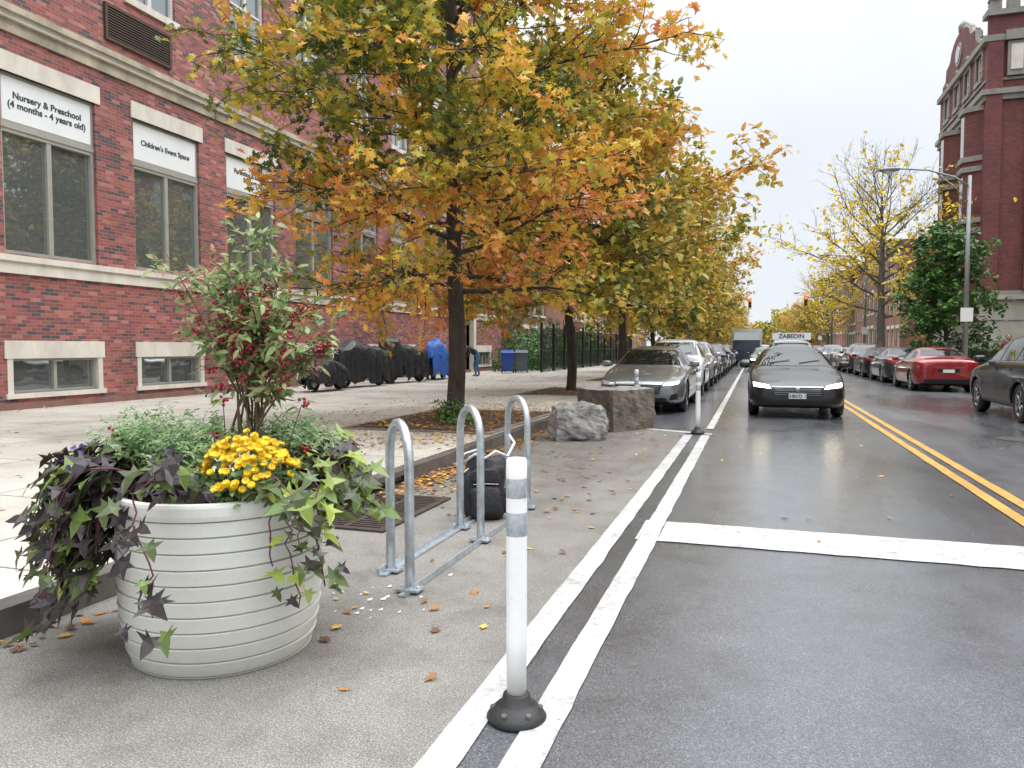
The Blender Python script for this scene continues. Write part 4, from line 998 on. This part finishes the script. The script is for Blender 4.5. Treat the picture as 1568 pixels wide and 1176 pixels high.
m_tarp=M('black_tarpaulin',(.016,.016,.019),.38,0,.3,4,.6,7); m_tblue=M('blue_tarpaulin',(.03,.12,.42),.45,0,.2,4,.6,7)
def covered(loc,L,h,mat,seed,rz,prof):
    e=empty('covered_motorcycle',loc,rz); b=MB(); n=44;k=18;vs=[];fs=[]
    for i in range(n+1):
        t=i/n; x=(t-.5)*L
        top=h*float(np.interp(t,*prof)); bot=.20+.09*math.sin(t*15+seed)+.05*math.sin(t*37+seed*2)
        wd=.38*float(np.interp(t,[0,.06,.2,.35,.8,.95,1],[.2,.75,1.1,.9,.8,.6,.2]))
        for j in range(k+1):
            a=math.pi*j/k; c,s=math.cos(a),math.sin(a); hang=(1-s)
            y=wd*math.copysign(abs(c)**.55,c)*(1+.16*hang*math.sin(t*43+seed)+.08*hang*math.sin(t*90+j)); z=bot+(top-bot)*s**.62
            p=Vector((x+(.05*math.sin(j*1.1+seed) if i in(0,n) else 0),y,z)); nz=mnoise.noise(Vector((x*3.5+seed,y*4,z*3.5))); nz2=mnoise.noise(Vector((x*9+seed,y*9,z*5)))
            p+=Vector((0,1,1.2))*(.07*nz+.03*nz2); vs.append(p)
    for i in range(n):
        for j in range(k): a=i*(k+1)+j; fs.append((a,a+1,a+k+2,a+k+1))
    b.add(vs,fs,0,False)
    for x in (-L*.34,L*.34):
        b.lathe([(.18,-.05),(.28,-.05),(.30,0),(.28,.05),(.18,.05),(.18,-.05)],20,1,(x,0,.30),True,'y'); b.tube([(x,-.03,.3),(x,.03,.3)],.19,14,2)
        b.tube([(x,0,.3),(x*.9,0,.7)],.03,6,2)
    b.obj('tarp_and_wheels',[mat,m_tire,m_rim],e)
pA=([0,.05,.2,.5,.8,.97,1],[.5,.7,.85,1,.8,.7,.5]); pB=([0,.05,.25,.45,.7,.95,1],[.55,.82,1,.90,.86,.78,.6]); pC=([0,.04,.3,.36,.6,.96,1],[.6,.95,1,.85,.8,.75,.5])
covered((-11.7,18.7,.15),2.0,.95,m_tarp,1,rad(90),pA); covered((-11.9,21.1,.15),2.5,1.5,m_tarp,2,rad(80),pB); covered((-11.9,24.1,.15),2.6,1.62,m_tarp,4,rad(78),pC); covered((-11.9,27.1,.15),2.3,1.6,m_tblue,6,rad(100),pB)
def bin_(x,y,m_):
    e=empty('wheelie_bin',(x,y,.15),rad(20)); b=MB()
    b.hexa([(-.24,-.28,.1),(.24,-.28,.1),(.24,.2,.1),(-.24,.2,.1),(-.31,-.36,1.0),(.31,-.36,1.0),(.31,.3,1.0),(-.31,.3,1.0)],0)
    b.hexa([(-.33,-.4,1.003),(.33,-.4,1.003),(.33,.34,1.003),(-.33,.34,1.003),(-.3,-.34,1.06),(.3,-.34,1.06),(.3,.34,1.14),(-.3,.34,1.14)],0)
    b.tube([(-.3,.38,1.05),(.3,.38,1.05)],.02,8,0); b.box((-.34,-.38,.9),(.34,-.36,.96),0)
    for sx in (-.29,.27): b.tube([(sx,.22,.11),(sx+.05,.22,.11)],.11,14,1)
    b.obj('bin_body',[m_,m_tire],e)
bin_(-11.5,34.6,M('bin_blue',(.01,.05,.30),.45)); bin_(-11.1,35.6,M('bin_grey',(.09,.11,.13),.45)); 

# people
def person(name,loc,rz,J,cols):
    e=empty(name,loc,rz)
    jn=J['j']; names=list(jn); idx={n_:i for i,n_ in enumerate(names)}
    vs=[jn[n_][0] for n_ in names]; rr=[jn[n_][1] for n_ in names]; edges=[(idx[a],idx[c]) for a,c,_ in J['e']]
    lab=[l for *_,l in J['e']]
    for sgn,wn in ((1,'wrL'),(-1,'wrR')):
        w=Vector(jn[wn][0]); el=Vector(jn['elL' if sgn>0 else 'elR'][0]); d=(w-el).normalized(); sd=d.cross(Vector((1,0,.1))).normalized()
        palm=w+d*.07; vs.append(tuple(palm)); rr.append(.03); pi=len(vs)-1; edges.append((idx[wn],pi)); lab.append(2)
        for q in range(5):
            off=sd*((q-2)*.02); ln=[.05,.075,.085,.078,.06][q]
            if q==0: off=sd*-.05; 
            a=palm+off*.8+d*.02; c=a+d*ln*.55+off*.2; f=c+d*ln*.45+Vector((0,0,-.01))
            vs+= [tuple(a),tuple(c),tuple(f)]; rr+=[.011,.009,.008]; m_=len(vs); edges+=[(pi,m_-3),(m_-3,m_-2),(m_-2,m_-1)]; lab+=[2,2,2]
    me=bpy.data.meshes.new(name); me.from_pydata(vs,edges,[]); o=bpy.data.objects.new(name,me); COL.objects.link(o)
    sk=o.modifiers.new('k','SKIN'); sv=me.skin_vertices[0].data
    for i,r_ in enumerate(rr): sv[i].radius=(r_,r_)
    sv[0].use_root=True
    s2=o.modifiers.new('s','SUBSURF'); s2.levels=1
    dg=bpy.context.evaluated_depsgraph_get(); dg.update()
    bm2=bpy.data.meshes.new_from_object(o.evaluated_get(dg)); bpy.data.objects.remove(o)
    bm2.materials.clear()
    for c in cols: bm2.materials.append(c)
    segs=[(Vector(vs[a]),Vector(vs[c]),l) for (a,c),l in zip(edges,lab)]
    for p in bm2.polygons:
        best=1e9
        for a,c,l in segs:
            ab=c-a; t=max(0,min(1,(p.center-a).dot(ab)/max(1e-9,ab.length_squared))); dd=(a+ab*t-p.center).length
            if dd<best: best=dd; p.material_index=l
        p.use_smooth=True
    mkobj('body',bm2,e)
    h=Vector(jn['head'][0]); b=MB(); b.ell(h,(.095,.078,.115),2,14,10); b.ell(h+Vector((-.02,0,.02)),(.098,.086,.112),3,14,10)
    b.ell(h+Vector((.098,0,-.01)),(.018,.012,.02),2,6,4); b.ell(h+Vector((.088,0,-.055)),(.01,.022,.006),4,6,4)
    for sy in (-1,1): b.ell(h+Vector((.085,sy*.03,.015)),(.01,.014,.008),4,6,4); b.ell(h+Vector((0,sy*.082,-.01)),(.018,.01,.03),2,6,4)
    b.obj('head',cols+[m_ink],e)
    return e
skin=M('skin',(.35,.20,.14),.5); hair=M('hair_dark',(.02,.015,.012),.6); jeans=M('blue_jeans',(.05,.12,.24),.8,0,.2,12); dark=M('dark_jacket',(.02,.02,.025),.8); shoe=M('shoes',(.03,.03,.03),.6); redc=M('maroon_coat',(.12,.02,.03),.8)
E=[('pel','ch',1),('ch','nk',1),('nk','head',2),('ch','shL',1),('ch','shR',1),('shL','elL',1),('elL','wrL',1),('shR','elR',1),('elR','wrR',1),('pel','hpL',0),('pel','hpR',0),('hpL','knL',0),('knL','anL',0),('hpR','knR',0),('knR','anR',0),('anL','toL',4),('anR','toR',4)]
bend={'pel':((0,0,.95),.14),'ch':((.30,0,1.2),.15),'nk':((.46,0,1.28),.055),'head':((.57,0,1.28),.06),
 'shL':((.34,.18,1.2),.065),'shR':((.34,-.18,1.2),.065),'elL':((.42,.22,.95),.045),'elR':((.44,-.22,.95),.045),'wrL':((.58,.16,.76),.032),'wrR':((.6,-.16,.78),.032),
 'hpL':((-.02,.1,.88),.10),'hpR':((-.02,-.1,.88),.10),'knL':((.04,.12,.5),.07),'knR':((.10,-.12,.5),.07),'anL':((-.06,.12,.09),.045),'anR':((.02,-.12,.09),.045),'toL':((.1,.14,.045),.04),'toR':((.18,-.14,.045),.04)}
person('bending_person',(-11.3,29.9,.15),rad(215),{'j':bend,'e':E},[jeans,dark,skin,hair,shoe])
stand={'pel':((0,0,.95),.13),'ch':((.0,0,1.28),.15),'nk':((.0,0,1.47),.055),'head':((.02,0,1.60),.06),
 'shL':((0,.18,1.38),.065),'shR':((0,-.18,1.38),.065),'elL':((-.03,.24,1.1),.045),'elR':((-.03,-.24,1.1),.045),'wrL':((.08,.24,.86),.032),'wrR':((.08,-.24,.86),.032),
 'hpL':((0,.1,.88),.10),'hpR':((0,-.1,.88),.10),'knL':((.06,.11,.5),.07),'knR':((-.02,-.11,.5),.07),'anL':((.1,.11,.09),.045),'anR':((-.14,-.11,.09),.045),'toL':((.25,.12,.045),.04),'toR':((0,-.12,.045),.04)}
person('standing_person',(8.4,30.0,.15),rad(-100),{'j':stand,'e':E},[dark,redc,skin,hair,shoe])

# ------------------------------------------------------------------ light, world, camera
SUN_EL,SUN_AZ=rad(52),rad(60)
w=bpy.data.worlds.new('World'); scene.world=w; w.use_nodes=True; nt=w.node_tree; bg=nt.nodes['Background']
sky=nt.nodes.new('ShaderNodeTexSky'); sky.sky_type='NISHITA'; sky.sun_disc=False; sky.sun_elevation=SUN_EL; sky.sun_rotation=SUN_AZ
hs=nt.nodes.new('ShaderNodeHueSaturation'); hs.inputs['Saturation'].default_value=.25; nt.links.new(sky.outputs[0],hs.inputs['Color'])
tc=nt.nodes.new('ShaderNodeTexCoord'); nz=nt.nodes.new('ShaderNodeTexNoise'); nz.inputs['Scale'].default_value=2.2; nz.inputs['Detail'].default_value=5
nt.links.new(tc.outputs['Generated'],nz.inputs['Vector'])
cr=nt.nodes.new('ShaderNodeValToRGB'); cr.color_ramp.elements[0].position=.3; cr.color_ramp.elements[0].color=(.78,.84,.92,1); cr.color_ramp.elements[1].position=.68; cr.color_ramp.elements[1].color=(.98,.99,1,1)
nt.links.new(nz.outputs[0],cr.inputs[0])
# overcast luminance: brighter towards the zenith
sp=nt.nodes.new('ShaderNodeSeparateXYZ'); nt.links.new(tc.outputs['Generated'],sp.inputs[0])
mz_=nt.nodes.new('ShaderNodeMath'); mz_.operation='MAXIMUM'; mz_.inputs[1].default_value=0; nt.links.new(sp.outputs[2],mz_.inputs[0])
m2=nt.nodes.new('ShaderNodeMath'); m2.operation='POWER'; m2.inputs[1].default_value=4; nt.links.new(mz_.outputs[0],m2.inputs[0])
m3=nt.nodes.new('ShaderNodeMath'); m3.operation='MULTIPLY_ADD'; m3.inputs[1].default_value=66; m3.inputs[2].default_value=9.7; nt.links.new(m2.outputs[0],m3.inputs[0])
vm=nt.nodes.new('ShaderNodeVectorMath'); vm.operation='SCALE'; nt.links.new(m3.outputs[0],vm.inputs['Scale']); nt.links.new(cr.outputs[0],vm.inputs[0])
mx=nt.nodes.new('ShaderNodeMixRGB'); mx.inputs[0].default_value=.90; nt.links.new(hs.outputs[0],mx.inputs[1]); nt.links.new(vm.outputs[0],mx.inputs[2])
nt.links.new(mx.outputs[0],bg.inputs['Color']); bg.inputs['Strength'].default_value=.11
L=bpy.data.lights.new('sun','SUN'); L.energy=1.5; L.angle=rad(30); L.color=(1,.97,.93); so=bpy.data.objects.new('sun',L); COL.objects.link(so)
dirv=Vector((math.sin(SUN_AZ)*math.cos(SUN_EL),math.cos(SUN_AZ)*math.cos(SUN_EL),math.sin(SUN_EL)))
so.rotation_euler=dirv.to_track_quat('Z','Y').to_euler()
cam=bpy.data.cameras.new('camera'); co=bpy.data.objects.new('camera',cam); COL.objects.link(co); scene.camera=co
co.location=(0,0,1.38); co.rotation_euler=(rad(90-2.76),0,rad(18.03)); cam.sensor_width=36; cam.lens=26.17; cam.clip_end=3000; cam.clip_start=.05
scene.view_settings.view_transform='Standard'; scene.view_settings.look='None'; scene.view_settings.exposure=0
